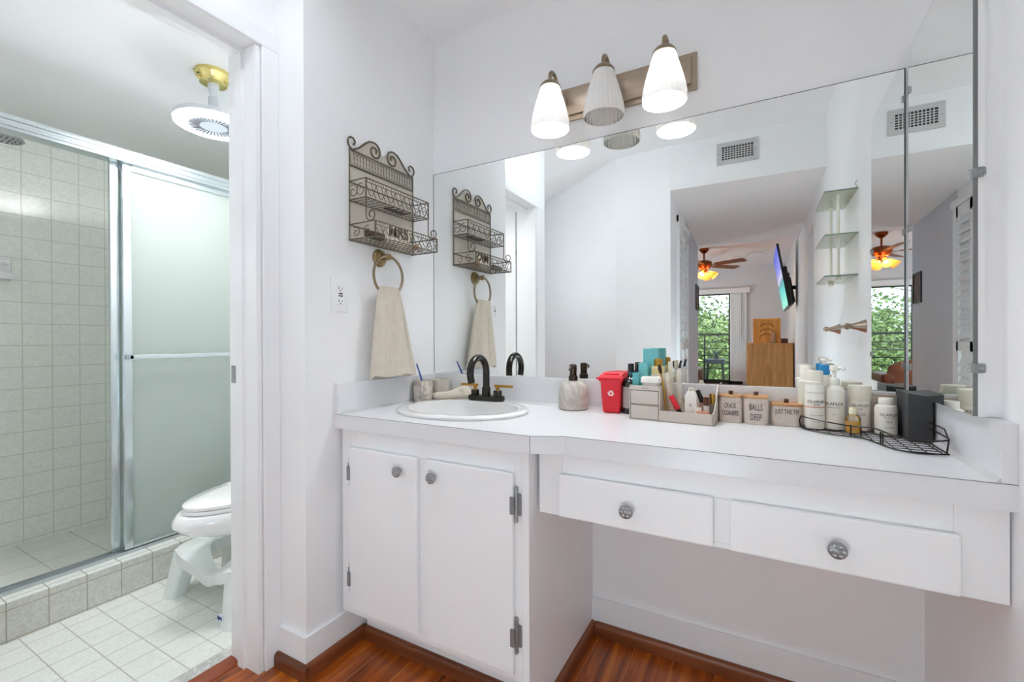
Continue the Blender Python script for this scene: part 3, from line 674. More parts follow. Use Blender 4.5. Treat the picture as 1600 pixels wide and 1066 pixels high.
# outlet
t = thing('outlet', 'white rectangular wall outlet left of the hand towel', 'outlet', (0, -.523, 1.234))
ob('plate', MB().box(0, .006, -.036, .036, -.058, .058, .002), WHITE, t, True)
r_ = ob('receptacle', MB().box(.005, .0085, -.0165, .0165, -.034, .034, .001), WHITE, t)
for s in (-1, 1):
    mb = MB(); mb.box(.008, .0089, -.009, -.0065, s*.022-.004, s*.022+.004).box(.008, .0089, .0055, .0075, s*.022-.003, s*.022+.003).lathe([(.0025, .0081), (.0025, .0089), (.0003, .0089)], (0, -.0005, s*.022-.0085), 'x', 8)
    ob('socket', mb, SLOT, r_)
ob('reset_button', MB().box(.008, .0098, -.008, .008, .001, .006).box(.008, .0098, -.008, .008, -.007, -.002), SLOT, r_)

# ================================================================== THINGS ON THE COUNTER (left to right)
def on(x, y, z=ZK): return (x, y, z)
tb = [(.0005, .004), (.03, .004), (.0355, .012), (.037, .05), (.0375, .09), (.0345, .0915), (.0335, .088), (.033, .02), (.0005, .016)]
t = thing('tumbler', 'marbled stone tumbler holding a blue toothbrush, nearest the left wall', 'tumbler', on(.06, -.152), 0, 'marbled tumblers')
ob('cup', MB().lathe([(r, h-.004) for r, h in tb], n=32, sup=2.6), MARB, t, True)
t = thing('tumbler', 'plain marbled tumbler standing behind the cream headband', 'tumbler', on(.09, -.075), 0, 'marbled tumblers')
ob('cup', MB().lathe([(r, h-.004) for r, h in tb], n=32, sup=2.6), MARBS, t, True)
t = thing('toothbrush', 'blue toothbrush leaning in the front marbled tumbler', 'toothbrush', on(.066, -.155, ZK+.014))
ob('handle', MB().tube([(.018, 0, 0), (-.020, .004, .09), (-.044, .008, .14)], [.0035, .004, .0028], 8), BLUE, t, True)
ob('bristles', MB().tube([(-.044, .008, .139), (-.045, .016, .143)], .004, 6), OFFW, t)
# cream headband lying on the counter behind the sink
cl = [(.085, -.128, .017), (.11, -.122, .019), (.14, -.112, .018), (.17, -.104, .021), (.195, -.097, .026), (.222, -.088, .029), (.245, -.08, .022)]
rg = []
for i, (x, y, z) in enumerate(cl):
    r0 = [.014, .021, .020, .024, .030, .034, .014][i]; d_ = V((.9, .25, 0)).normalized(); sd = V((-.25, .9, 0)).normalized()
    rg.append([tuple(V((x, y, max(.014, z)))+sd*(r0*1.15*cos(a)*(1+.07*sin(3*a+i)))+V((0, 0, r0*sin(a)*(.85+.12*sin(2*a+i))))) for a in [2*pi*k/28 for k in range(28)]])
rg = [[(x-.16, y+.1, max(0, z-.0)) for x, y, z in q] for q in rg]
hb = ob('headband', MB().loft(rg), mat('cream_jersey', (222, 212, 196), .95, var=.03, scale=30, bump=.3, bscale=120), None, True, loc=on(.16, -.1, ZK+.0146)); tag(hb, 'cream fabric headband lying between the tumblers and the faucet', 'headband')
hb.location = (.15, -.075, ZK+.004)
# soap dispenser
t = thing('soap_dispenser', 'rounded marble soap dispenser with dark bronze pump', 'soap dispenser', on(.684, -.062))
ob('bottle', MB().lathe([(.0005, 0), (.046, 0), (.0515, .004), (.053, .03), (.0525, .06), (.049, .08), (.041, .094), (.028, .1015), (.014, .104), (.0005, .104)], n=40), MARBS, t, True)
pm = ob('pump', MB().lathe([(.0165, .103), (.0165, .12), (.013, .122), (.0125, .135), (.0135, .14), (.0135, .158), (.010, .163), (.0005, .164)], n=24), GUNB, t, True)
ob('nozzle', MB().tube([(0, -.008, .154), (.003, -.03, .154), (.004, -.042, .150), (.004, -.046, .143)], [.005, .0045, .004, .0035], 10), GUNB, pm, True)
# red bin
t = thing('desk_bin', 'small red wheelie-bin desk container with white recycling symbol', 'bin', on(.828, -.055), R(6))
def fr(a, bq, c, dq, z0, z1): return [[(-a, -bq, z0), (a, -bq, z0), (a, bq, z0), (-a, bq, z0)], [(-c, -dq, z1), (c, -dq, z1), (c, dq, z1), (-c, dq, z1)]]
mb = MB().loft(fr(.029, .03, .036, .037, 0, .112)); bmesh.ops.bevel(mb.b, geom=[e for e in mb.b.edges], offset=.004, segments=3, affect='EDGES')
mb.box(-.041, .041, -.041, .041, .108, .116, .003)
bn = ob('body', mb, RED, t, True)
mb = MB().box(-.043, .043, -.044, .044, .116, .123, .003).loft([[(-.041, -.043, .122), (.041, -.043, .122), (.041, .046, .122), (-.041, .046, .122)], [(-.036, -.037, .131), (.036, -.037, .131), (.036, .036, .137), (-.036, .036, .137)]])
mb.box(-.026, .026, -.030, .032, .131, .137, .004).tube([(-.047, -.045, .119), (-.041, -.045, .119)], .0045, 8)
ob('lid', mb, RED, t, True)
ob('handle_bar', MB().tube([(-.036, .048, .119), (.036, .048, .119)], .0045, 10).tube([(-.03, .036, .112), (-.03, .048, .119)], .003, 6).tube([(.03, .036, .112), (.03, .048, .119)], .003, 6), RED, t, True)
for s in (-1, 1): ob('wheel', MB().lathe([(.0005, -.005), (.012, -.005), (.013, 0), (.012, .005), (.0005, .005)], (s*.028, .034, .0132), 'x', 16), mat('red_wheel', (170, 16, 34), .5), t, True)
mb = MB()   # three chasing arrows
for k in range(3):
    an = k*2*pi/3
    for poly in ([(-.0085, -.0085), (.003, -.0085), (.003, -.0035), (-.0055, -.0035), (-.0068, -.0058)], [(.003, -.0115), (.0085, -.006), (.003, -.0005)]):
        mb.prism([(x*cos(an)-y*sin(an), x*sin(an)+y*cos(an)) for x, y in poly], 'y', -.0008, .0008)
rs = ob('recycling_symbol', mb, OFFW, bn); rs.location = (0, -.0346, .068); rs.rotation_euler = (R(3.6), 0, 0)
# two dark bottles
def dark_bottle(x, y, lab, rz):
    t = thing('bottle', lab, 'bottle', on(x, y), rz, 'dark green bottles')
    ob('glass_body', MB().lathe([(.0005, 0), (.025, 0), (.027, .003), (.027, .10), (.024, .112), (.013, .122), (.0115, .14), (.0005, .14)], n=28, sup=2.3), AMBG, t, True)
    ob('label', MB().lathe([(.0274, .02), (.0274, .092)], n=28, sup=2.3), GRLAB, t, True)
    ob('neck_label', MB().lathe([(.0125, .122), (.0125, .142)], n=20), TEALL, t, True)
    ob('cap', MB().lathe([(.0105, .14), (.0105, .168), (.0095, .170), (.0005, .170)], n=20), BLACK, t, True)
    for zz, ww in ((.075, .026), (.068, .03), (.04, .022), (.034, .026)): pass
    return t
dark_bottle(.892, -.055, 'front dark green bottle with greige label between red bin and drawers', 0)
dark_bottle(.916, -.038, 'rear dark green bottle behind the one with the greige label', .6)
# organiser
t = thing('cosmetic_organizer', 'taupe cosmetic organizer with two small drawers and an open tray', 'organizer', on(.922, -.03), R(-3.0)); W_ = .095; D_ = .14
T = lambda *a, **k: MB().box(*a, **k)
mb = MB().box(0, .003, -D_, 0, 0, .108).box(W_-.003, W_, -D_, 0, 0, .108).box(0, W_, -.003, 0, 0, .108).box(0, W_, -D_, 0, .0, .003).box(0, W_, -D_+.001, 0, .094, .097)
mb.box(0, W_, -D_, -D_+.003, .094, .108).box(.003, W_-.003, -D_+.003, -.003, .047, .049)
ob('drawer_case', mb, TAUPE, t)
for z in (.0045, .0505):
    dd = ob('drawer', MB().box(.005, W_-.005, -D_-.001, -.006, z, z+.0415, .0012), TAUPE, t)
X1 = .246
mb = MB().box(W_, X1, -D_, 0, 0, .003).box(W_, X1, -D_, -D_+.003, 0, .034).box(W_, X1, -.003, 0, 0, .06).box(W_, X1, -.045, -.043, 0, .05)
ob('tray', mb, TAUPE, t)
ob('end_panel', MB().prism([(-D_, 0), (0, 0), (0, .108), (-.02, .108), (-.045, .10), (-.07, .075), (-.1, .045), (-D_, .034)], 'x', X1-.003, X1), TAUPE, t)
ob('finger_slot', MB().prism(rrect(.038, .062, .099, .1015, .001), 'y', -D_-.0006, -D_), TAUPED, t)
OX, OY, orz = .922, -.03, R(-3)
def og(x, y, z=.097): return (OX+x*cos(orz)-y*sin(orz), OY+x*sin(orz)+y*cos(orz), ZK+z)
tag(ob('carton', MB().box(-.024, .024, -.014, .014, 0, .125, .001).box(-.0242, .0242, -.0142, .0142, .078, .082), TEAL, loc=og(.042, -.034)), 'tall teal carton standing on the organizer drawers', 'carton', 'teal cartons')
tag(ob('carton', MB().box(-.014, .014, -.012, .012, 0, .078, .001).box(-.0142, .0142, -.0122, .0122, .06, .063), TEAL, loc=og(.026, -.068)), 'medium teal carton in front of the tall teal carton', 'carton', 'teal cartons')
tag(ob('carton', MB().box(-.010, .010, -.010, .010, 0, .048, .001), TEALD, loc=og(.0145, -.112)), 'small teal carton at the front left corner of the organizer top', 'carton', 'teal cartons')
t = thing('cosmetic_jar', 'square cream jar with wide lid at the front of the organizer top', 'jar', og(.062, -.104))
ob('pot', MB().lathe([(.0005, 0), (.026, 0), (.0275, .003), (.0275, .019), (.026, .02), (.0005, .02)], n=36, sup=5), mat('frosted_cream_glass', (214, 203, 194), .2, coat=.4), t, True)
ob('lid', MB().lathe([(.029, .0195), (.0305, .0205), (.0305, .034), (.029, .0365), (.0005, .037)], n=36, sup=5), CREAML, t, True)
t = thing('carton', 'flat cream carton under the gold perfume bottle', 'carton', og(.068, -.045))
ob('carton_body', MB().box(-.022, .022, -.016, .016, 0, .042, .001), CREAM, t); ob('gold_band', MB().box(-.0222, .0222, -.0162, .0162, .004, .01), GOLD, t)
t = thing('perfume_bottle', 'gold square perfume bottle with round gold cap on the organizer', 'perfume bottle', og(.068, -.045, .139))
ob('bottle', MB().box(-.02, .02, -.013, .013, 0, .026, .003), mat('pale_gold_glass', (226, 204, 150), .15, coat=.5), t, True)
ob('cap', MB().lathe([(.012, .026), (.0135, .032), (.0135, .046), (.011, .05), (.0005, .051)], n=18, sup=3), GOLD, t, True)
def stick(name, lab, cat, loc_, path, rad, m, capn=None, capm=None, cpath=None, crad=None):
    t = thing(name, lab, cat, loc_); ob('barrel', MB().tube(path, rad, 14), m, t, True)
    if capn: ob(capn, MB().tube(cpath, crad, 14), capm, t, True)
    return t
stick('makeup_tube', 'beige squeeze tube with pale cap leaning beside the organizer drawers', 'tube', og(.112, -.085, .0035), [(0.004, 0, 0), (.001, 0, .06), (-.006, 0, .118)], [.008, .009, .008], mat('beige_tube', (222, 204, 186), .35), 'cap', CREAM, [(-.006, 0, .118), (-.008, 0, .143)], .0075)
stick('makeup_brush', 'thin makeup brush with brown bristles leaning against the drawers', 'brush', og(.102, -.105, .0035), [(.006, 0, 0), (-.001, 0, .08), (-.012, 0, .142)], [.0026, .0032, .003], GOLD, 'bristles', mat('brown_bristle', (58, 38, 30), .9), [(-.012, 0, .142), (-.015, 0, .158), (-.017, 0, .170)], [.004, .0065, .003])
stick('mascara', 'cream mascara tube standing behind the leaning brush', 'tube', og(.108, -.03, .0035), [(0, 0, 0), (-.003, 0, .105)], .0085, CREAM, 'cap', mat('pale_cap', (232, 224, 206), .3), [(-.003, 0, .105), (-.006, 0, .176)], .0075)
stick('eyeliner_pen', 'white pen with black tip leaning at the back of the organizer tray', 'pen', og(.125, -.022, .0035), [(-.006, 0, 0), (-.001, 0, .1), (.004, 0, .155)], [.0045, .0045, .004], CREAML, 'cap', BLACK, [(.004, 0, .155), (.009, 0, .180)], [.0042, .0034])
stick('concealer_tube', 'pale makeup tube with white cap at the rear of the tray', 'tube', og(.132, -.028, .0035), [(0, 0, 0), (-.002, 0, .11)], .008, PUMPW, 'cap', CREAM, [(-.002, 0, .11), (-.003, 0, .15)], .0085)
stick('lipstick', 'red and black lipstick tube leaning in the tray', 'lipstick', og(.150, -.108, .008), [(0.006, 0, 0), (-.008, 0, .03)], .0078, BLACK, 'cap', RED, [(-.008, 0, .03), (-.0285, 0, .070)], .0078)
t = thing('remover_bottle', 'cream square bottle with pointed shoulder at the front of the tray', 'bottle', og(.179, -.104, .0035))
ob('bottle', MB().loft([[(-.016, -.012, 0), (.016, -.012, 0), (.016, .012, 0), (-.016, .012, 0)], [(-.016, -.012, .078), (.016, -.012, .078), (.016, .012, .078), (-.016, .012, .078)], [(-.009, -.009, .092), (.009, -.009, .092), (.009, .009, .092), (-.009, .009, .092)]]), CREAML, t)
ob('cap', MB().lathe([(.0075, .092), (.007, .102), (.0005, .103)], n=16), CREAM, t, True)
ob('emblem', MB().lathe([(.0035, -.0122), (.0035, -.0127), (.0022, -.0127), (.0022, -.0122)], (0, 0, .05), 'y', 12), INK, t)
ob('nozzle_dot', MB().ball((0, -.0085, .096), .002, 8), BLACK, t)
stick('nail_polish', 'black capped nail polish tilted behind the cream bottle', 'nail polish', og(.204, -.07, .0035), [(.004, 0, 0), (.003, 0, .055)], .009, mat('pink_lacquer', (186, 150, 140), .15), 'cap', BLACK, [(.003, 0, .055), (-.012, 0, .092)], [.0085, .006])
tag(ob('orange_tube', MB().box(-.005, .005, -.006, .006, 0, .072, .0015), mat('orange_plastic', (240, 146, 84), .4), loc=og(.214, -.05, .0035)), 'upright orange tube in the right part of the tray', 'tube')
t = thing('cream_pot', 'tiny white pot in front of the orange tube', 'pot', og(.200, -.112, .0035))
ob('pot', MB().lathe([(.0005, 0), (.011, 0), (.011, .028), (.0005, .028)], n=18), CREAML, t, True); ob('lid', MB().lathe([(.0115, .028), (.0115, .044), (.0005, .045)], n=18), PUMPW, t, True)
t = thing('roller_bottle', 'small glass bottle with brown cap in the tray', 'bottle', og(.2205, -.095, .0035))
ob('bottle', MB().lathe([(.0005, 0), (.0085, 0), (.0085, .048), (.006, .052), (.0005, .052)], n=18), mat('pale_bottle', (206, 198, 190), .2), t, True); ob('cap', MB().lathe([(.0085, .05), (.008, .075), (.0005, .076)], n=16), KNOBW, t, True)
t = thing('roller_bottle', 'small grey bottle with gold cap beside the tray end panel', 'bottle', og(.2345, -.072, .0035))
ob('bottle', MB().lathe([(.0005, 0), (.0085, 0), (.0085, .052), (.0005, .052)], n=18), mat('grey_bottle', (150, 142, 136), .2), t, True); ob('cap', MB().lathe([(.0085, .052), (.0085, .083), (.0005, .084)], n=16), GOLD, t, True)
tag(ob('compact', MB().box(-.017, .017, -.008, .008, 0, .036, .002), mat('copper_compact', (206, 140, 104), .35), loc=og(.216, -.128, .0032)), 'copper coloured compact at the right front of the tray', 'compact')

# storage jars
def storage_jar(x, y, hw, hd, h, lines, lab, size, sq, fill=0, rz=0):
    t = thing('storage_jar', lab, 'jar', on(x, y), rz, 'lettered storage jars')
    sup = 3.6; f_ = hd/hw
    ob('glass', MB().lathe([(.0005, 0), (hw*.93, 0), (hw*.985, .004), (hw, .012), (hw, h-.012), (hw*.97, h-.004), (hw*.95, h)], n=44, sup=sup, sy=f_), JAR, t, True)
    ob('glass_base', MB().lathe([(.0005, .003), (hw*.9, .003), (hw*.93, .010), (.0005, .009)], n=36, sup=sup, sy=f_), mat('thick_base_glass', (228, 220, 212), .15, coat=.5), t, True)
    ld = ob('lid', MB().lathe([(.0005, h-.001), (hw*1.0, h-.001), (hw*1.04, h+.001), (hw*1.04, h+.004), (hw*1.0, h+.006), (.0005, h+.006)], n=44, sup=sup, sy=f_), BAMB, t, True)
    ob('knob', MB().lathe([(.006, h+.006), (.0065, h+.015), (.005, h+.017), (.0005, h+.017)], n=16, sup=3), KNOBW, ld, True)
    for s_, z, sz in lines: text('lettering', s_, sz, INKD, t, (0, -hd-.0006, z), 0, sq, ext=.0002, weight=.0001)
    if fill:
        mb = MB(); rnd = random.Random(fill)
        for i in range(7): mb.ball((hw*.6*(rnd.random()-.35), hd*.45*(rnd.random()-.5)-.2*hd, .022+.012*(i//4)+.004*rnd.random()), .0105, 10)
        c = ob('cotton_balls', mb, COTTON, None, True, kind='stuff', loc=on(x, y)); tag(c, 'white cotton balls inside the middle lidded storage jar', 'cotton balls')
    return t
storage_jar(1.2, -.062, .033, .033, .077, [('CRACK', .045, .0205), ('CLEANERS', .023, .0205)], 'lidded glass jar lettered CRACK CLEANERS next to the organizer', .02, .47)
storage_jar(1.268, -.066, .0335, .0335, .078, [('BALLS', .043, .0265), ('DEEP', .014, .0265)], 'lidded glass jar lettered BALLS DEEP, middle of the three', .02, .5, fill=3)
storage_jar(1.3465, -.052, .041, .034, .059, [('JUST THE TIP', .036, .0195)], 'low wide lidded glass jar lettered JUST THE TIP', .02, .52)

# corner wire caddy
CZ = .0045
t = thing('wire_caddy', 'black wire corner caddy tray at the right end of the counter', 'wire caddy', on(1.52, -.1))
fb = [(1.380, -.085), (1.388, -.128), (1.432, -.166), (1.47, -.178), (1.50, -.184), (1.515, -.205), (1.524, -.24), (1.534, -.273), (1.55, -.305), (1.585, -.322), (1.634, -.302)]
bk = [(1.634, -.03), (1.380, -.03)]
lw = [(x-1.52, y+.1, .003) for x, y in fb+bk]
def resamp(P, n):
    P = [V(p) for p in P]; d_ = [0]
    for a, c in zip(P, P[1:]): d_.append(d_[-1]+(c-a).length)
    out = []
    for i in range(n+1):
        s_ = d_[-1]*i/n; k = max(j for j in range(len(d_)-1) if d_[j] <= s_+1e-9); q = (s_-d_[k])/max(1e-9, d_[k+1]-d_[k]); out.append(P[k].lerp(P[k+1], q))
    return out
def smooth(P, it=2):
    P = [V(p) for p in P]
    for _ in range(it):
        Q = [P[0]]
        for a, c in zip(P, P[1:]): Q += [a*.75+c*.25, a*.25+c*.75]
        Q.append(P[-1]); P = Q
    return P
fl = smooth([(x-1.52, y+.1, .003) for x, y in fb])
mb = MB().tube(fl + [V((1.634-1.52, .07, .003)), V((1.380-1.52, .07, .003))], .0018, 6, True)
def inside(x, y):
    pts = [(p.x, p.y) for p in fl] + [(.114, .07), (-.140, .07)]; c = False; n = len(pts)
    for i in range(n):
        (x1, y1), (x2, y2) = pts[i], pts[i-1]
        if (y1 > y) != (y2 > y) and x < (x2-x1)*(y-y1)/(y2-y1)+x1: c = not c
    return c
for d_, off in ((V((1, 0)), .026), (V((.0, 1)), .026)):
    nrm = V((-d_.y, d_.x))
    for k in range(-12, 13):
        run = []
        for i in range(-60, 61):
            p = d_*(i*.006)+nrm*(k*off)
            if inside(p.x, p.y): run.append((p.x, p.y, .0035))
            else:
                if len(run) > 2: mb.tube([run[0], run[-1]], .0011, 4)
                run = []
        if len(run) > 2: mb.tube([run[0], run[-1]], .0011, 4)
ob('mesh_floor', mb, BLKW, t, True)
up = [V((p.x, p.y, .033+.003*sin(i*.3))) for i, p in enumerate(fl)]
mb = MB().tube(up + [V((.116, -.19, .036)), V((.116, .0, .036))], .0018, 6)
mb.tube([(.114, -.19, .003), (.116, -.196, .036)], .0016).tube([(.1155, -.19, .036), (.1155, -.17, .052), (.1155, -.08, .052), (.1155, -.03, .036)], .0016)
mb.tube([(fl[0].x, fl[0].y, .003), (fl[0].x-.003, fl[0].y, .02), up[0]], .0016)
for fr_ in (.36, .42, .63, .66):
    p = fl[int(fr_*(len(fl)-1))]; mb.tube([(p.x, p.y, .003), (p.x, p.y, .033)], .0015)
ob('rail', mb, BLKW, t, True)
ob('suction_foot', MB().lathe([(.0005, 0), (.006, 0), (.006, .006), (.0005, .007)], (-.1305, .004, .004), n=12), BLACK, t, True)

CB = ZK+.0052
def bottle_text(t, r, items, rz=0):
    for s_, z, sz, m in items: text('lettering', s_, sz, m, t, (0, 0, z), r+.0004, 1.0, ext=.0002, rz=rz)
LABR = R(24)
t = thing('spray_bottle', 'tall cream spray bottle with copper band, leftmost in the wire caddy', 'bottle', (1.412, -.096, CB), 0, 'bottles in the wire caddy')
ob('bottle', MB().lathe([(.0005, 0), (.022, 0), (.0235, .003), (.0235, .118), (.0225, .121), (.0005, .121)], n=32), CREAML, t, True)
ob('cap', MB().lathe([(.0232, .121), (.0228, .128), (.02, .131), (.02, .155), (.018, .159), (.0005, .16)], n=32), CREAM, t, True)
ob('copper_band', MB().lathe([(.02375, .058), (.02375, .0605)], n=32), COPPER, t, True)
ob('label_rule', MB().lathe([(.02375, .0988), (.02375, .0994)], n=32), INK, t, True)
bottle_text(t, .0236, [('OLAPLEX', .071, .0108, INK), ('Nº9', .063, .008, INK), ('NOURISHING HAIR SERUM', .036, .0028, INK), ('90 ml   3.0 fl oz', .018, .0032, INK)], R(6))
t = thing('pump_bottle', 'clear cream pump bottle second from the left in the caddy', 'bottle', (1.4585, -.086, CB), 0, 'bottles in the wire caddy')
ob('bottle', MB().lathe([(.0005, 0), (.0215, 0), (.0225, .003), (.0225, .105), (.02, .114), (.012, .121), (.0105, .123), (.0005, .123)], n=32), CREAML, t, True)
pu = ob('pump', MB().lathe([(.0125, .122), (.0125, .137), (.0105, .139), (.005, .14), (.005, .158), (.0115, .16), (.012, .17), (.0105, .174), (.0005, .175)], n=24), PUMPW, t, True)
ob('nozzle', MB().tube([(0, 0, .168), (.016, -.014, .168), (.02, -.018, .163)], [.005, .0045, .004], 10), PUMPW, pu, True)
bottle_text(t, .0226, [('OLAPLEX', .066, .0115, INK), ('BOND REPAIR SHAMPOO', .059, .0026, INK), ('250 ml', .04, .003, INK)], R(-12))
t = thing('mask_tub', 'wide cream tube bottle with tall lid behind the golden oil bottle', 'bottle', (1.517, -.066, CB), 0, 'bottles in the wire caddy')
ob('bottle', MB().lathe([(.0005, 0), (.023, 0), (.0245, .003), (.0245, .082), (.0005, .082)], n=32), CREAML, t, True)
ob('lid', MB().lathe([(.0255, .080), (.0262, .083), (.0262, .116), (.025, .120), (.0005, .121)], n=32), CREAM, t, True)
bottle_text(t, .0246, [('OLAPLEX', .064, .0098, INK), ('Nº8', .056, .005, INK), ('BOND INTENSE', .044, .003, INK), ('MOISTURE MASK', .040, .003, INK)], R(-4))
t = thing('oil_bottle', 'small golden oil bottle with clear shoulder at the front of the caddy', 'bottle', (1.4925, -.133, CB), 0, 'bottles in the wire caddy')
ob('glass', MB().lathe([(.0005, 0), (.016, 0), (.0172, .002), (.0172, .038), (.0135, .046), (.0085, .049), (.0085, .052)], n=28), OILGLASS, t, True)
ob('oil', MB().lathe([(.0005, .0015), (.015, .0015), (.0166, .004), (.0166, .031), (.0005, .031)], n=28), OILG, t, True)
ob('cap', MB().lathe([(.0092, .049), (.0092, .064), (.008, .067), (.0005, .0675)], n=20), mat('clear_cream_cap', (236, 230, 196), .15, coat=.5), t, True)
t = thing('treatment_bottle', 'short cream bottle with white cap in front of the taupe card box', 'bottle', (1.566, -.105, CB), 0, 'bottles in the wire caddy')
ob('bottle', MB().lathe([(.0005, 0), (.022, 0), (.0238, .003), (.0238, .067), (.022, .073), (.0165, .0755), (.0005, .0755)], n=32), CREAML, t, True)
ob('cap', MB().lathe([(.0162, .075), (.0162, .09), (.015, .093), (.0005, .0935)], n=28), PUMPW, t, True)
bottle_text(t, .0239, [('OLAPLEX', .048, .0098, INK), ('HAIR PERFECTOR', .043, .003, INK), ('Nº3', .031, .0075, INK), ('100 ml  3.3 fl oz', .018, .0032, INK)], R(6))
tag(ob('card_box', MB().box(-.028, .028, -.006, .006, 0, .098, .0008), mat('taupe_card', (176, 166, 156), .5), loc=(1.568, -.062, CB)), 'flat taupe card box behind the short cream bottle', 'box')
t = thing('lotion_bottle', 'pale lotion bottle with white cap at the mirror behind the copper banded bottle', 'bottle', on(1.397, -.048, CB), 0, 'bottles in the wire caddy')
ob('bottle', MB().lathe([(.0005, 0), (.021, 0), (.022, .003), (.022, .125), (.017, .13), (.0005, .13)], n=28, sup=3), mat('pale_lotion', (226, 226, 212), .4), t, True)
ob('cap', MB().lathe([(.0172, .13), (.0172, .166), (.015, .17), (.0005, .17)], n=24), CREAML, t, True)
t = thing('pump_bottle', 'cream bottle with blue pump collar at the back of the caddy', 'bottle', on(1.440, -.045, CB), 0, 'bottles in the wire caddy')
ob('bottle', MB().lathe([(.0005, 0), (.019, 0), (.02, .003), (.02, .13), (.012, .145), (.0005, .145)], n=28), CREAML, t, True)
cl_ = ob('collar', MB().lathe([(.012, .145), (.0135, .15), (.0135, .172), (.011, .174), (.0005, .174)], n=22), BLUEC, t, True)
ob('pump_head', MB().lathe([(.006, .174), (.006, .184), (.0105, .185), (.0105, .192), (.0005, .193)], n=18).tube([(0, 0, .188), (.018, -.006, .187)], .004, 8), CREAML, cl_, True)
t = thing('gift_box', 'black textured card box standing in the wire caddy', 'box', (1.617, -.113, CB))
ob('box_body', MB().loft([[(-.021, -.057, 0), (.024, -.059, 0), (.024, .057, 0), (-.021, .057, 0)], [(-.021, -.057, .112), (.024, -.059, .106), (.024, .057, .106), (-.021, .057, .112)]]), BLACKB, t)
ob('flap', MB().loft([[(-.022, -.058, .1125), (.0245, -.060, .1065), (.0245, .058, .1065), (-.022, .058, .1125)], [(-.022, -.058, .1135), (.0245, -.060, .1075), (.0245, .058, .1075), (-.022, .058, .1135)]]), mat('black_card_flap', (70, 72, 72), .6, var=.3, scale=600), t)

# ================================================================== BATHROOM
# shower enclosure
t = thing('shower_enclosure', 'aluminium framed sliding shower door with rain glass panels', 'shower door', (-1.155, -.6, .146)); L0 = t.location
ob('header_rail', loc(MB().box(-1.19, -1.118, -1.45, .2, 1.85, 1.906, .004).box(-1.118, -1.112, -1.45, .2, 1.862, 1.874, .002).box(-1.118, -1.112, -1.45, .2, 1.886, 1.898, .002), t), ALU, t, True)
ob('sill_track', loc(MB().box(-1.19, -1.136, -1.45, .2, .1465, .150).box(-1.139, -1.136, -1.45, .2, .1502, .160).box(-1.165, -1.162, -1.45, .2, .1502, .162).box(-1.19, -1.187, -1.45, .2, .1502, .162), t), ALUD, t)
ob('wall_jamb', loc(MB().box(-1.19, -1.12, .172, .2, .153, 1.85), t), ALU, t)
for x, y0, nm in ((-1.15, -.705, 'front'), (-1.176, -.74, 'rear')):
    y1 = .168
    dp = ob('door_panel', loc(MB().box(x-.010, x+.010, y0, y0+.032, .164, 1.85, .003).box(x-.010, x+.010, y1-.032, y1, .164, 1.85, .003).box(x-.010, x+.010, y0+.0325, y1-.0325, 1.822, 1.85, .002).box(x-.010, x+.010, y0+.0325, y1-.0325, .164, .180, .002), t), ALU, t, True)
    ob('glass', loc(MB().box(x-.003, x+.003, y0+.03, y1-.03, .176, 1.825), t), FROST, dp)
    if nm == 'front':
        ob('towel_bar', loc(MB().box(-1.108, -1.098, y0+.005, y1-.005, .995, 1.016, .003).box(-1.128, -1.098, y0+.005, y0+.02, .996, 1.015).box(-1.128, -1.098, y1-.02, y1-.005, .996, 1.015), t), ALU, dp, True)
t = thing('overhead_shower', 'round chrome shower head at the top left of the shower', 'shower head', (-1.62, -.945, 1.965))
ob('head', MB().lathe([(.0005, .02), (.02, .02), (.06, .008), (.064, .0), (.06, -.004), (.0005, -.004)], n=32), STEEL, t, True)
ob('arm', MB().tube([(0, 0, .02), (0, -.02, .05), (0, -.12, .08), (0, -.5, .09)], .009, 10), ALU, t, True)
mb = MB()
for k in range(3):
    for i in range(6+6*k): a = 2*pi*i/(6+6*k); mb.ball(((.018+.016*k)*cos(a), (.018+.016*k)*sin(a), -.004), .003, 6)
ob('nozzles', mb, DARKM, t)
t = thing('soap_dish', 'white ceramic soap dish on the shower wall', 'soap dish', (-2.0, -.92, 1.435))
ob('back_plate', MB().box(0, .012, -.08, .08, -.06, .06, .008), PORC, t, True)
ob('tray', MB().box(.008, .075, -.076, .076, -.056, -.04, .006).box(.065, .075, -.076, .076, -.05, -.022, .004), PORC, t, True)
ob('grab_bar', MB().tube([(.01, -.06, .03), (.05, -.06, .03), (.05, .06, .03), (.01, .06, .03)], .011, 10), PORC, t, True)
# toilet (faces -y)
t = thing('toilet', 'white toilet with closed lid beside the shower', 'toilet', (-.655, -.245, 0))
def egg(w, yb, yf, z, n=48, flat=.0):
    out = []
    yc = yb-w
    for k in range(n):
        a = 2*pi*k/n
        if sin(a) >= 0: y = yc+(yb-yc)*sin(a)
        else: y = yc+(yc-yf)*sin(a)
        out.append((w*cos(a), y, z))
    return out
bw = [egg(.10, .14, -.22, 0), egg(.105, .14, -.225, .02), egg(.095, .13, -.2, .06), egg(.09, .12, -.18, .16), egg(.105, .13, -.21, .225), egg(.125, .14, -.27, .262), egg(.155, .155, -.375, .295), egg(.178, .17, -.46, .33), egg(.189, .18, -.492, .362), egg(.189, .18, -.49, .385), egg(.184, .18, -.476, .401), egg(.165, .17, -.45, .403)]
ob('bowl', MB().loft(bw), PORC, t, True)
ob('seat', MB().loft([egg(.178, .175, -.452, .4035), egg(.182, .178, -.458, .407), egg(.182, .178, -.458, .416), egg(.179, .176, -.454, .419)]), PORC, t, True)
ob('lid', MB().loft([egg(.176, .173, -.45, .420), egg(.181, .176, -.456, .423), egg(.181, .176, -.456, .434), egg(.174, .17, -.446, .441), egg(.12, .12, -.36, .447)]), PORC, t, True)
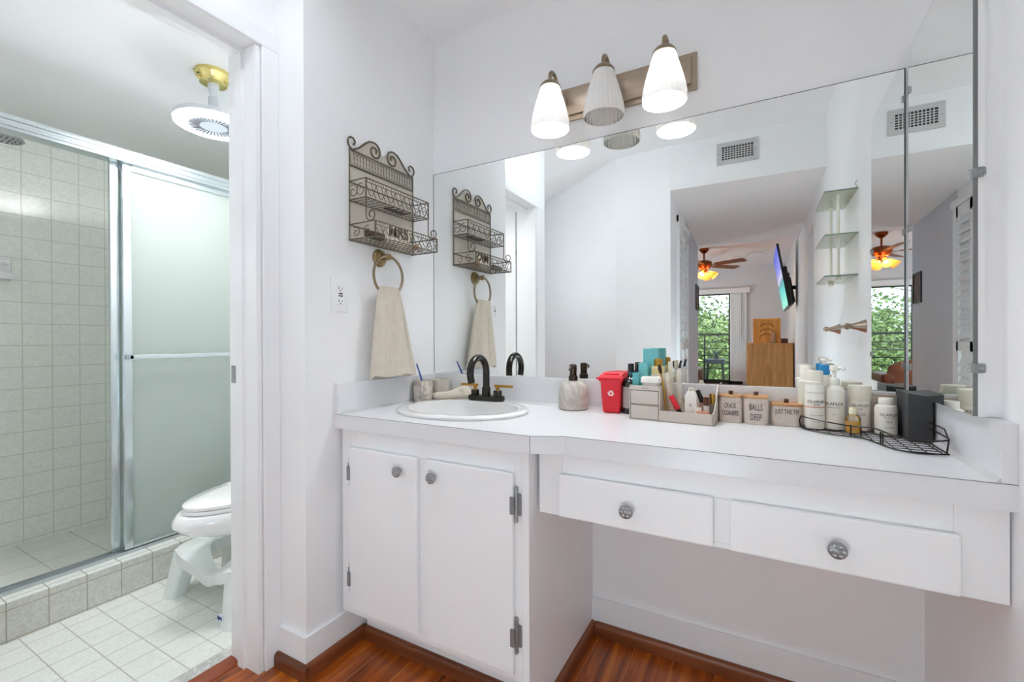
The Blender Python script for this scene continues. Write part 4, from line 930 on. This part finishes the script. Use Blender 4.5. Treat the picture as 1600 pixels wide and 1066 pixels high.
ob('tank', MB().box(-.21, .21, .19, .385, .37, .74, .02).box(-.1, .1, .12, .36, .2, .4, .02), PORC, t, True)
ob('tank_lid', MB().box(-.22, .22, .18, .39, .741, .775, .012), PORC, t, True)
# squat stool around the toilet base
t = thing('toilet_stool', 'white plastic squat stool with blue sticker around the toilet base', 'stool', (-.68, -.46, 0))
SX0, SX1 = -.235, .25
n = 40
def arch(x, y): return 0
rg = []
# U-shaped deck: outer and inner outlines swept from the left rear pad over the front to the right rear pad
out = [(-.235, .10), (-.24, 0), (-.235, -.10), (-.21, -.165), (-.15, -.185), (-.06, -.16), (0, -.15), (.06, -.16), (.15, -.185), (.21, -.165), (.235, -.10), (.24, 0), (.235, .10)]
inn = [(-.125, .10), (-.125, 0), (-.12, -.05), (-.10, -.075), (-.075, -.09), (-.04, -.097), (0, -.10), (.04, -.097), (.075, -.09), (.10, -.075), (.12, -.05), (.125, 0), (.125, .10)]
out = [tuple(p) for p in smooth([(x, y, 0) for x, y in out], 2)]; inn = [tuple(p) for p in smooth([(x, y, 0) for x, y in inn], 2)]
def topz(i, n_):
    q = i/(n_-1); return .205-.075*math.exp(-((q-.5)/.13)**2)
nn = len(out); rg = []
for i in range(nn):
    o_, n_ = V(out[i]), V(inn[i]); zt = topz(i, nn); q = i/(nn-1); zb = zt-.03 if .28 < q < .72 else zt-.03
    leg = max(0, 1-abs(q-.1)/.10) + max(0, 1-abs(q-.9)/.10)
    leg = min(1, leg*1.6); lo = zt-.035-(zt-.035)*leg
    if .36 < q < .64: lo = zt-.035
    mid = (o_+n_)/2
    rg.append([(o_.x, o_.y, zt-.012), (o_.x*.985+mid.x*.015, o_.y, zt-.003), (o_.x*.9+mid.x*.1, o_.y*.9+mid.y*.1, zt), (n_.x*.9+mid.x*.1, n_.y*.9+mid.y*.1, zt), (n_.x, n_.y, zt-.012), (n_.x, n_.y, zt-.04), (n_.x*.9+o_.x*.1, n_.y*.9+o_.y*.1, zt-.04), (o_.x*.9+n_.x*.1, o_.y*.9+n_.y*.1, zt-.04), (o_.x*1.0, o_.y*1.0, zt-.045)])
ob('deck', MB().loft(rg), STOOLM, t, True)
for s in (-1, 1):
    lg = []
    for f_ in (0, .15, .4, .7, .93, 1):
        z = .185*(1-f_); sp = 1+.06*f_; x0, x1 = .135+.042*f_**.6, .236*sp; y0, y1 = -.165-.036*f_, -.06-.07*f_**.5
        lg.append([(s*x, y, z) for x, y in rrect(x0, x1, y0, y1, .02, 4)])
    g_ = ob('leg', MB().loft(lg), STOOLM, t, True)
    lg = []
    for f_ in (0, .5, 1):
        z = .185*(1-f_); lg.append([(s*x, y, z) for x, y in rrect(.14+.03*f_, .235*(1+.04*f_), .03, .098, .02, 4)])
    ob('leg', MB().loft(lg), STOOLM, t, True)
stk = ob('sticker', MB().box(.172, .204, -.200, -.194, .026, .050, .002), STICK, t)
stb = ob('sticker_print', MB().prism([(.174, .030), (.182, .028), (.188, .034), (.202, .031), (.202, .040), (.192, .045), (.186, .041), (.180, .047), (.174, .043)], 'y', -.2006, -.1998), BLUEINK, stk)
# ceiling fan light
t = thing('ceiling_fan_light', 'white LED fan light on a brass ceiling canopy in the bathroom', 'ceiling light', (-.742, -.54, 2.2045))
ob('canopy', MB().lathe([(.068, 0), (.07, -.008), (.066, -.018), (.056, -.028), (.05, -.045), (.04, -.047), (.0005, -.047)], n=36), BRASS, t, True)
for k in range(3): a = 2*pi*k/3+.5; ob('set_screw', MB().tube([(.045*cos(a), .045*sin(a), -.04), (.066*cos(a), .066*sin(a), -.042)], .004, 8), BRASS, t, True)
for p in ((-.02, -.066, -.008), (.0, -.062, -.026)): ob('screw', MB().ball(p, .003, 6), DARKM, t, True)
ob('stem', MB().lathe([(.021, -.047), (.021, -.066), (.0165, -.068), (.0155, -.1), (.019, -.104), (.019, -.155), (.024, -.163), (.03, -.168)], n=24), LIGHTG, t, True)
ob('housing', MB().lathe([(.026, -.164), (.045, -.176), (.085, -.188), (.138, -.196), (.142, -.2), (.142, -.216), (.0005, -.21)], n=48), LIGHTG, t, True)
ob('led_ring', MB().lathe([(.1405, -.215), (.14, -.222), (.128, -.228), (.098, -.23), (.096, -.22)], n=48), LEDM, t, True)
g_ = ob('grille', MB().lathe([(.0965, -.2285), (.07, -.2265), (.03, -.2255), (.0005, -.2255)], n=40), LEDG, t, True)
mb = MB()
for k in range(36): a = 2*pi*k/36; mb.tube([(.05*cos(a), .05*sin(a), -.2265), (.088*cos(a), .088*sin(a), -.2285)], .0017, 4)
ob('grille_slots', mb, SLOT, g_)

# ================================================================== BEHIND THE CAMERA: seen in the mirror
# air vent above the hall opening
t = thing('air_vent', 'white rectangular air vent high on the wall above the hall opening', 'air vent', (1.14, YH, 2.418))
mb = MB(); X, Z = .135, .079; xi, zi = .101, .047
for a in ((-X, X, zi, Z), (-X, X, -Z, -zi), (-X, -xi, -zi, zi), (xi, X, -zi, zi)): mb.box(a[0], a[1], 0, .008, a[2], a[3])
ob('frame', mb, VENTM, t)
ob('duct', MB().box(-xi, xi, .0005, .002, -zi, zi), VOID, t)
mb = MB()
for k in range(1, 11): x = -xi+2*xi*k/11; mb.box(x-.0028, x+.0028, .002, .007, -zi, zi)
for k in range(1, 6): z = -zi+2*zi*k/6; mb.box(-xi, xi, .002, .005, z-.003, z+.003)
ob('louvers', mb, VENTM, t)
ob('screws', MB().ball((-.118, .008, 0), .004, 8).ball((.118, .008, 0), .004, 8), STEELD, t)
# glass shelf on the right wall
t = thing('glass_wall_shelf', 'three-tier greenish glass wall shelf on two rods', 'wall shelf', (WR, -1.125, 1.36))
for z in (.002, .192, .392):
    o_ = ob('shelf', MB().prism([(-.002, -.187), (-.002, .187), (-.125, .187), (-.125, -.187)], 'z', z, z+.006), GREENG, t)
    ob('polished_edge', MB().box(-.126, -.1245, -.187, .187, z, z+.006).box(-.125, 0, .1865, .1875, z, z+.006), GLEDGE, o_)
for y in (.125, -.125): ob('rod', MB().tube([(-.066, y, -.004), (-.066, y, .402)], .0065, 10).tube([(-.066, y, -.012), (-.066, y, 0)], .012, 12), ROD, t, True)
ob('hook', MB().tube([(-.004, .187, .398), (-.012, .19, .415), (-.006, .19, .43)], .003, 6), CLEAR, t)
# towel bar on the right wall
t = thing('towel_bar', 'satin nickel towel bar with two flared posts under the glass shelf', 'towel bar', (WR, -1.12, 1.128))
for y in (.343, -.343):
    ob('post', MB().lathe([(.028, 0), (.027, -.004), (.016, -.03), (.0105, -.05), (.0105, -.054)], (0, y, 0), 'x', 24, cap0=True).ball((-.064, y, 0), .0145, 14), NICKEL, t, True)
ob('bar', MB().tube([(-.064, -.36, 0), (-.064, .36, 0)], .008, 12), NICKEL, t, True)
# hall: louvred closet doors, casing, switch, picture
def hx(y): return .68-.08*(YH-y)/(YH+4.44)*1.0 if False else .68+(.60-.68)*((-y)-2.02)/2.42
def hallobj(name, mbf, y, m, **k):
    return None
d = st('door_2', MB().box(.655, .672, -2.70, -2.42, .02, 2.06), DOORP)
d.location = (0, 0, 0)
for k in range(2):
    y0 = -2.70-.31*k; xx = hx(y0+.15)
    dd = d if k == 0 else st('door_3', MB().box(xx-.01, xx+.006, y0, y0+.29, .02, 2.06), DOORP)
    mb = MB()
    for a in ((y0, y0+.035, .02, 2.06), (y0+.255, y0+.29, .02, 2.06), (y0, y0+.29, 1.98, 2.06), (y0, y0+.29, .02, .14), (y0, y0+.29, .98, 1.05)): mb.box(xx+.004, xx+.026, a[0], a[1], a[2], a[3])
    ob('stile_frame', mb, DOORP, dd)
    mb = MB()
    for i in range(26):
        z = .16+i*.0705
        if .93 < z < 1.06: continue
        mb.prism([(xx+.006, z+.055), (xx+.009, z+.058), (xx+.027, z+.006), (xx+.024, z)], 'y', y0+.035, y0+.255)
    ob('slats', mb, DOORP, dd)
st('trim_closet', MB().box(.64, .672, -3.10, -3.02, 0, 2.12).box(.66, .692, -2.42, -2.40, 0, 2.12).box(.645, .684, -3.10, -2.40, 2.065, 2.12), WHITE)
t = thing('light_switch', 'small white light switch in the hall opening', 'light switch', (hx(-2.27), -2.27, 1.245))
ob('plate', MB().box(-.004, .008, -.035, .035, -.058, .058, .002), WHITE, t); ob('toggle', MB().box(.007, .014, -.006, .006, -.012, .012), WHITE, t)
t = thing('framed_picture', 'small dark framed picture on the grey hall wall', 'picture', (hx(-4.2), -4.2, 1.57))
ob('frame', MB().box(-.005, .022, -.13, -.115, -.15, .15).box(-.005, .022, .115, .13, -.15, .15).box(-.005, .022, -.13, .13, .135, .15).box(-.005, .022, -.13, .13, -.15, -.135), BLACK, t)
ob('print', MB().box(.0, .015, -.116, .116, -.136, .136), PICT, t)
# bedroom sliding door
st('window_1', MB().box(-.45, .97, -8.90, -8.84, .13, .215).box(-.45, .97, -8.9, -8.84, 2.0, 2.03).box(-.45, -.39, -8.9, -8.84, .13, 2.03).box(.71, .77, -8.9, -8.84, .13, 2.03).box(.93, .97, -8.9, -8.84, .13, 2.03), BRONZE)
ob('pane', MB().box(-.39, .71, -8.874, -8.868, .21, 2.005), PANE, bpy.data.objects['window_1'])
ob('pane', MB().box(.77, .93, -8.874, -8.868, .21, 2.005), PANE, bpy.data.objects['window_1'])
st('trim_sill', MB().box(-.5, 1.06, -8.8, -8.72, .10, .13, .004), woodmat('sill_wood', (92, 46, 30), (120, 62, 42), (140, 78, 54), 'x', 1, .35))
t = thing('vertical_blind', 'white vertical blind drawn to the right of the sliding door', 'blind', (.89, -8.76, .2))
ob('valance', MB().box(-1.36, .22, -.03, .06, 1.815, 1.915, .003), BLIND, t)
for k in range(9):
    x = -.135+k*.034; ob('slat', MB().prism([(x-.016, -.012), (x, -.020), (x+.018, .008), (x+.002, .0)], 'z', 0, 1.815), BLIND, t)
ob('wand', MB().tube([(.06, .02, 1.8), (.06, .03, .9)], .005, 6), STEELD, t)
# television
t = thing('television', 'wall-mounted flat television tilted on its bracket showing a blue beach picture', 'television', (1.52, -5.2, 1.83))
TL = M.Rotation(R(-9.5), 4, 'Y')
mb = MB().box(-.008, .016, -.62, .62, -.375, .375, .004).xf(TL); tv = ob('bezel', mb, BLACK, t)
ob('screen', MB().box(-.0105, -.0082, -.605, .605, -.36, .36).xf(TL), SCREEN, tv)
ob('rear_housing', MB().box(.016, .055, -.58, .58, -.36, .1, .012).box(.05, .085, -.4, .4, -.33, -.02, .012).xf(TL), BLACK, t, True)
ob('wall_bracket', MB().box(.17, .205, -.1, .1, -.25, .1).tube([(.2, 0, -.1), (.08, .03, -.1)], .025, 8).box(.05, .09, -.12, .12, -.22, .08), BLACK, t)
tag(ob('power_cord', MB().tube([(0, 0, 0), (-.01, .02, -.3), (.0, .0, -.7), (.004, -.03, -.95)], .006, 6), BLACK, loc=(1.725, -5.35, 1.62), smooth=True), 'thin dark cord hanging down the wall below the television', 'cord')
# dresser
t = thing('dresser', 'plain light oak chest of drawers seen from its side against the bedroom wall', 'dresser', (1.42, -6.72, 0))
ob('carcass', MB().box(-.31, .3, -.33, .33, .06, .985).box(-.29, .28, -.31, .31, 0, .08), OAK, t)
ob('top', MB().box(-.33, .305, -.345, .345, .985, 1.008, .002), OAK, t)
ob('corner_trim', MB().box(.262, .302, .329, .337, .06, .985), OAK, t)
for k in range(4): 
    dd = ob('drawer', MB().box(-.326, -.309, -.31, .31, .09+k*.222, .295+k*.222, .003), OAK, t); ob('pull', MB().tube([(-.345, -.06, .19+k*.222), (-.345, .06, .19+k*.222)], .007, 8), STEELD, dd)
t = thing('carved_board', 'carved pine frame with three curved ridges standing on the dresser', 'carving', (1.375, -6.52, 1.008))
ob('frame', MB().box(-.19, -.15, -.02, .02, 0, .385, .003).box(.15, .19, -.02, .02, 0, .385, .003).box(-.15, .15, -.02, .02, .355, .385, .003).box(-.15, .15, -.02, .02, 0, .02), PINE, t)
ob('panel', MB().box(-.152, .152, -.015, .006, .018, .358), PINE, t)
for k in range(3):
    mb = MB()
    q = [(.0+.095*cos(pi*.05+pi*.9*i/14), .08+k*.08+.062*sin(pi*.05+pi*.9*i/14)) for i in range(15)]
    mb.tube([(x, .008, z) for x, z in q], .007, 8); ob('ridge', mb, PINED, t, True)
t = thing('glass_ornament', 'small translucent ornament on the dresser in front of the carved board', 'ornament', (1.46, -6.45, 1.008))
ob('figure', MB().lathe([(.0005, 0), (.05, 0), (.055, .02), (.03, .06), (.035, .12), (.025, .17), (.0005, .19)], n=20), thin_glass('pinkish_glass', (.95, .88, .82), 1.45, .4, (214, 170, 130)), t, True)
tag(ob('trinket_box', MB().box(-.045, .045, -.04, .04, 0, .07, .006), POTB, loc=(1.61, -6.43, 1.008)), 'small dark red-brown box at the right end of the dresser top', 'box')
# bedroom ceiling fan
t = thing('ceiling_fan', 'walnut and copper ceiling fan with amber lights in the bedroom', 'ceiling fan', (.47, -6.5, HB))
ob('canopy', MB().lathe([(.075, 0), (.075, -.03), (.03, -.075), (.014, -.08)], n=24), FANC, t, True)
ob('downrod', MB().tube([(0, 0, -.07), (0, 0, -.2)], .014, 10), FANC, t, True)
ob('motor', MB().lathe([(.02, -.19), (.09, -.2), (.125, -.225), (.125, -.29), (.09, -.325), (.06, -.34), (.06, -.39), (.0005, -.4)], n=28), FANC, t, True)
for k in range(5):
    a = R(26)+2*pi*k/5; mr = M.Rotation(a, 4, 'Z') @ M.Rotation(R(11), 4, 'X')
    mb = MB().prism([(.2, -.055), (.3, -.068), (.66, -.075), (.69, -.05), (.69, .05), (.66, .075), (.3, .068), (.2, .055)], 'z', -.004, .004).xf(M.Translation((0, 0, -.275)) @ mr)
    bl = ob('blade', mb, FANW, t); ob('blade_iron', MB().box(.1, .24, -.018, .018, -.006, .0).xf(M.Translation((0, 0, -.28)) @ mr), FANC, bl)
for k in range(4):
    a = R(10)+pi/2*k; mr = M.Rotation(a, 4, 'Z') @ M.Translation((.085, 0, -.385)) @ M.Rotation(R(-48), 4, 'Y')
    sh = ob('light_shade', MB().lathe([(.022, 0), (.03, -.03), (.055, -.085), (.068, -.12), (.066, -.12), (.052, -.085), (.027, -.03)], n=28).xf(mr), AMBER, t, True)
    ob('bulb', MB().ball((0, 0, -.065), .026, 12).xf(mr), FBULB, sh, True)
# garland along the bedroom ceiling
P = [(.66+.78*i/24, -7.6+.95*i/24, HB-.03-.05*abs(sin(i*pi/8))-.004*random.random()) for i in range(25)]
tag(ob('string_garland', MB().tube(P, .008, 5), GARL, smooth=True), 'thin tinsel garland strung along the bedroom ceiling near the television', 'garland')
# armchair by the window
t = thing('armchair', 'glossy brown leather armchair in the bedroom by the sliding door', 'armchair', (-.22, -7.75, 0))
ob('seat_base', MB().box(-.40, .40, -.4, .4, .1, .42, .05, 4), LEATH, t, True)
ob('cushion', MB().box(-.29, .29, -.36, .34, .40, .54, .05, 4), LEATH, t, True)
def pillow_back():
    rg = []
    for i in range(13):
        f_ = i/12; x = -.42+.84*f_; h_ = .50+.15*sin(pi*min(1, max(0, f_)))**.55
        rg.append([(x, .24+.13*cos(a)*(1-.2*abs(f_-.5)), .1+h_*.5+(h_*.5)*sin(a)+.02*sin(9*a+i)) for a in [2*pi*k/24 for k in range(24)]])
    return MB().loft(rg)
ob('backrest', pillow_back(), LEATH, t, True)
for s in (-1, 1): ob('arm', MB().box(s*.42-.1, s*.42+.1, -.42, .36, .1, .52, .07, 4), LEATH, t, True)
# balcony
st('floor_balcony', MB().box(-2.2, 2.2, -10.5, -8.95, -.1, .08), CONC)
t = thing('balcony_railing', 'dark metal balcony railing with six horizontal bars outside the sliding door', 'railing', (0, -10.3, .08))
for z, r0 in ((1.10, .025), (.92, .011), (.76, .011), (.60, .011), (.44, .011), (.28, .011)): ob('rail', MB().box(-2.2, 2.2, -r0, r0, z-r0, z+r0), RAIL, t)
for x in (-2.1, -1.0, .1, 1.2, 2.1): ob('post', MB().box(x-.018, x+.018, -.018, .018, 0, 1.08), RAIL, t)
t = thing('patio_table', 'small grey slate topped patio table on the balcony', 'table', (.38, -9.75, .08))
ob('tabletop', MB().box(-.2, .2, -.2, .2, .43, .53, .006), TABLEM, t)
for sx in (-1, 1):
    for sy in (-1, 1): ob('leg', MB().tube([(sx*.15, sy*.15, .43), (sx*.18, sy*.18, 0)], .016, 8), RAIL, t, True)
t = thing('potted_plant', 'small leafy plant on the patio table', 'plant', (.4, -9.75, .61))
ob('pot', MB().lathe([(.0005, 0), (.045, 0), (.06, .08), (.05, .08), (.0005, .06)], n=18), TABLEM, t, True)
mb = MB()
for k in range(16):
    a = k*2.4; mb.tube([(0, 0, .06), (.05*cos(a), .05*sin(a), .15), (.13*cos(a), .13*sin(a), .14+.08*sin(k))], [.006, .012, .002], 4)
ob('leaves', mb, mat('plant_leaf', (58, 92, 76), .5, var=.2), t)
t = thing('patio_chair', 'dark metal patio chair beside the slate table on the balcony', 'chair', (1.05, -9.8, .08))
ob('seat', MB().box(-.16, .16, -.16, .16, .4, .42), RAIL, t); mb = MB()
for sx in (-1, 1):
    for sy in (-1, 1): ob('leg', MB().tube([(sx*.15, sy*.15, .41), (sx*.16, sy*.16, 0)], .012, 8), RAIL, t)
ob('backrest', MB().tube([(-.15, -.15, .41), (-.15, -.18, .85), (.15, -.18, .85), (.15, -.15, .41)], .012, 8).tube([(0, -.16, .41), (0, -.18, .85)], .008, 6), RAIL, t)
# ground and trees beyond the balcony
tag(ob('grass', MB().box(-30, 30, -45, -10.6, -3.1, -3.0), mat('lawn', (92, 122, 56), .9, var=.35, scale=3), kind='stuff'), 'green grass on the ground below the balcony', 'grass')
def tree(x, y, h, rw, lm, lab, dens, seed, leaf=.11, low=-1.5, sparse=False):
    t = thing('tree', lab, 'tree', (x, y, -3.0), 0, 'trees beyond the balcony'); rnd = random.Random(seed)
    mb = MB().tube([(0, 0, 0), (.1, .05, h*.5), (0, .1, h*.8)], [.16, .11, .05] if not sparse else [.06, .04, .02], 8)
    for k in range(9):
        a = rnd.random()*6.3; z = h*(.45+.4*rnd.random()); L_ = rw*(.6+.4*rnd.random()); mb.tube([(.05, .05, z), (L_*.5*cos(a), L_*.5*sin(a), z+.35), (L_*cos(a), L_*sin(a), z+.6)], [.045, .03, .01] if not sparse else [.02, .014, .005], 5)
    ob('trunk', mb, BARK, t, True)
    mb = MB(); cents = []
    for k in range(26):
        a = rnd.random()*6.3; q = rnd.random()**.5; z = h*(.3+.72*rnd.random()); wz = sin(pi*min(1, (z/h-.25)/.8))**.6 if z/h > .25 else .2
        cents.append((q*rw*wz*cos(a), q*rw*wz*sin(a), z))
    for i in range(dens):
        c = rnd.choice(cents); s_ = rw*(.16 if sparse else .26)
        p = V((rnd.gauss(c[0], s_), rnd.gauss(c[1], s_), rnd.gauss(c[2], s_*.8))); l = leaf*(.6+.8*rnd.random()); p.z = max(p.z, .3)
        d1 = V((rnd.gauss(0, 1), rnd.gauss(0, 1), rnd.gauss(0, .6))).normalized(); d2 = d1.orthogonal().normalized(); d2 = (M.Rotation(rnd.random()*6.3, 3, d1) @ d2)
        vs = [mb.b.verts.new(p+d1*l*a_+d2*l*b_) for a_, b_ in ((-.5, 0), (0, .28), (.5, 0), (0, -.28))]; mb.b.faces.new(vs)
    ob('foliage', mb, lm, t)
tree(.8, -17.0, 4.6, 2.2, LEAF2, 'full light green tree straight beyond the balcony', 9000, 1, .15)
tree(-2.6, -17.5, 4.5, 2.2, LEAF, 'dense green tree to the side of the balcony view, seen by the armchair', 9000, 2, .15)
tree(-6.6, -18.5, 4.3, 2.2, LEAF2, 'far pale green tree at the edge of the balcony view', 3600, 3, .15)
tree(4.4, -18, 4.8, 2.2, LEAF, 'green tree hidden mostly behind the vertical blind', 3000, 4, .15)
tree(-2.3, -13.2, 6.6, 1.7, LEAF, 'thin tall tree with sparse leaves close to the balcony', 1100, 5, .09, sparse=True)
tree(2.5, -13.4, 6.6, 1.9, LEAF, 'sparse branching tree near the balcony on the blind side', 900, 6, .09, sparse=True)
tree(-.9, -23.5, 5.2, 3.0, LEAF, 'wide background tree behind the light green one', 9000, 8, .2)
tree(5.5, -25, 5.2, 3.0, LEAF2, 'wide pale background tree at the far right beyond the balcony', 4000, 9, .2)
tree(-7.6, -25, 5.2, 3.0, LEAF, 'wide dark background tree at the far left beyond the balcony', 6000, 10, .2)
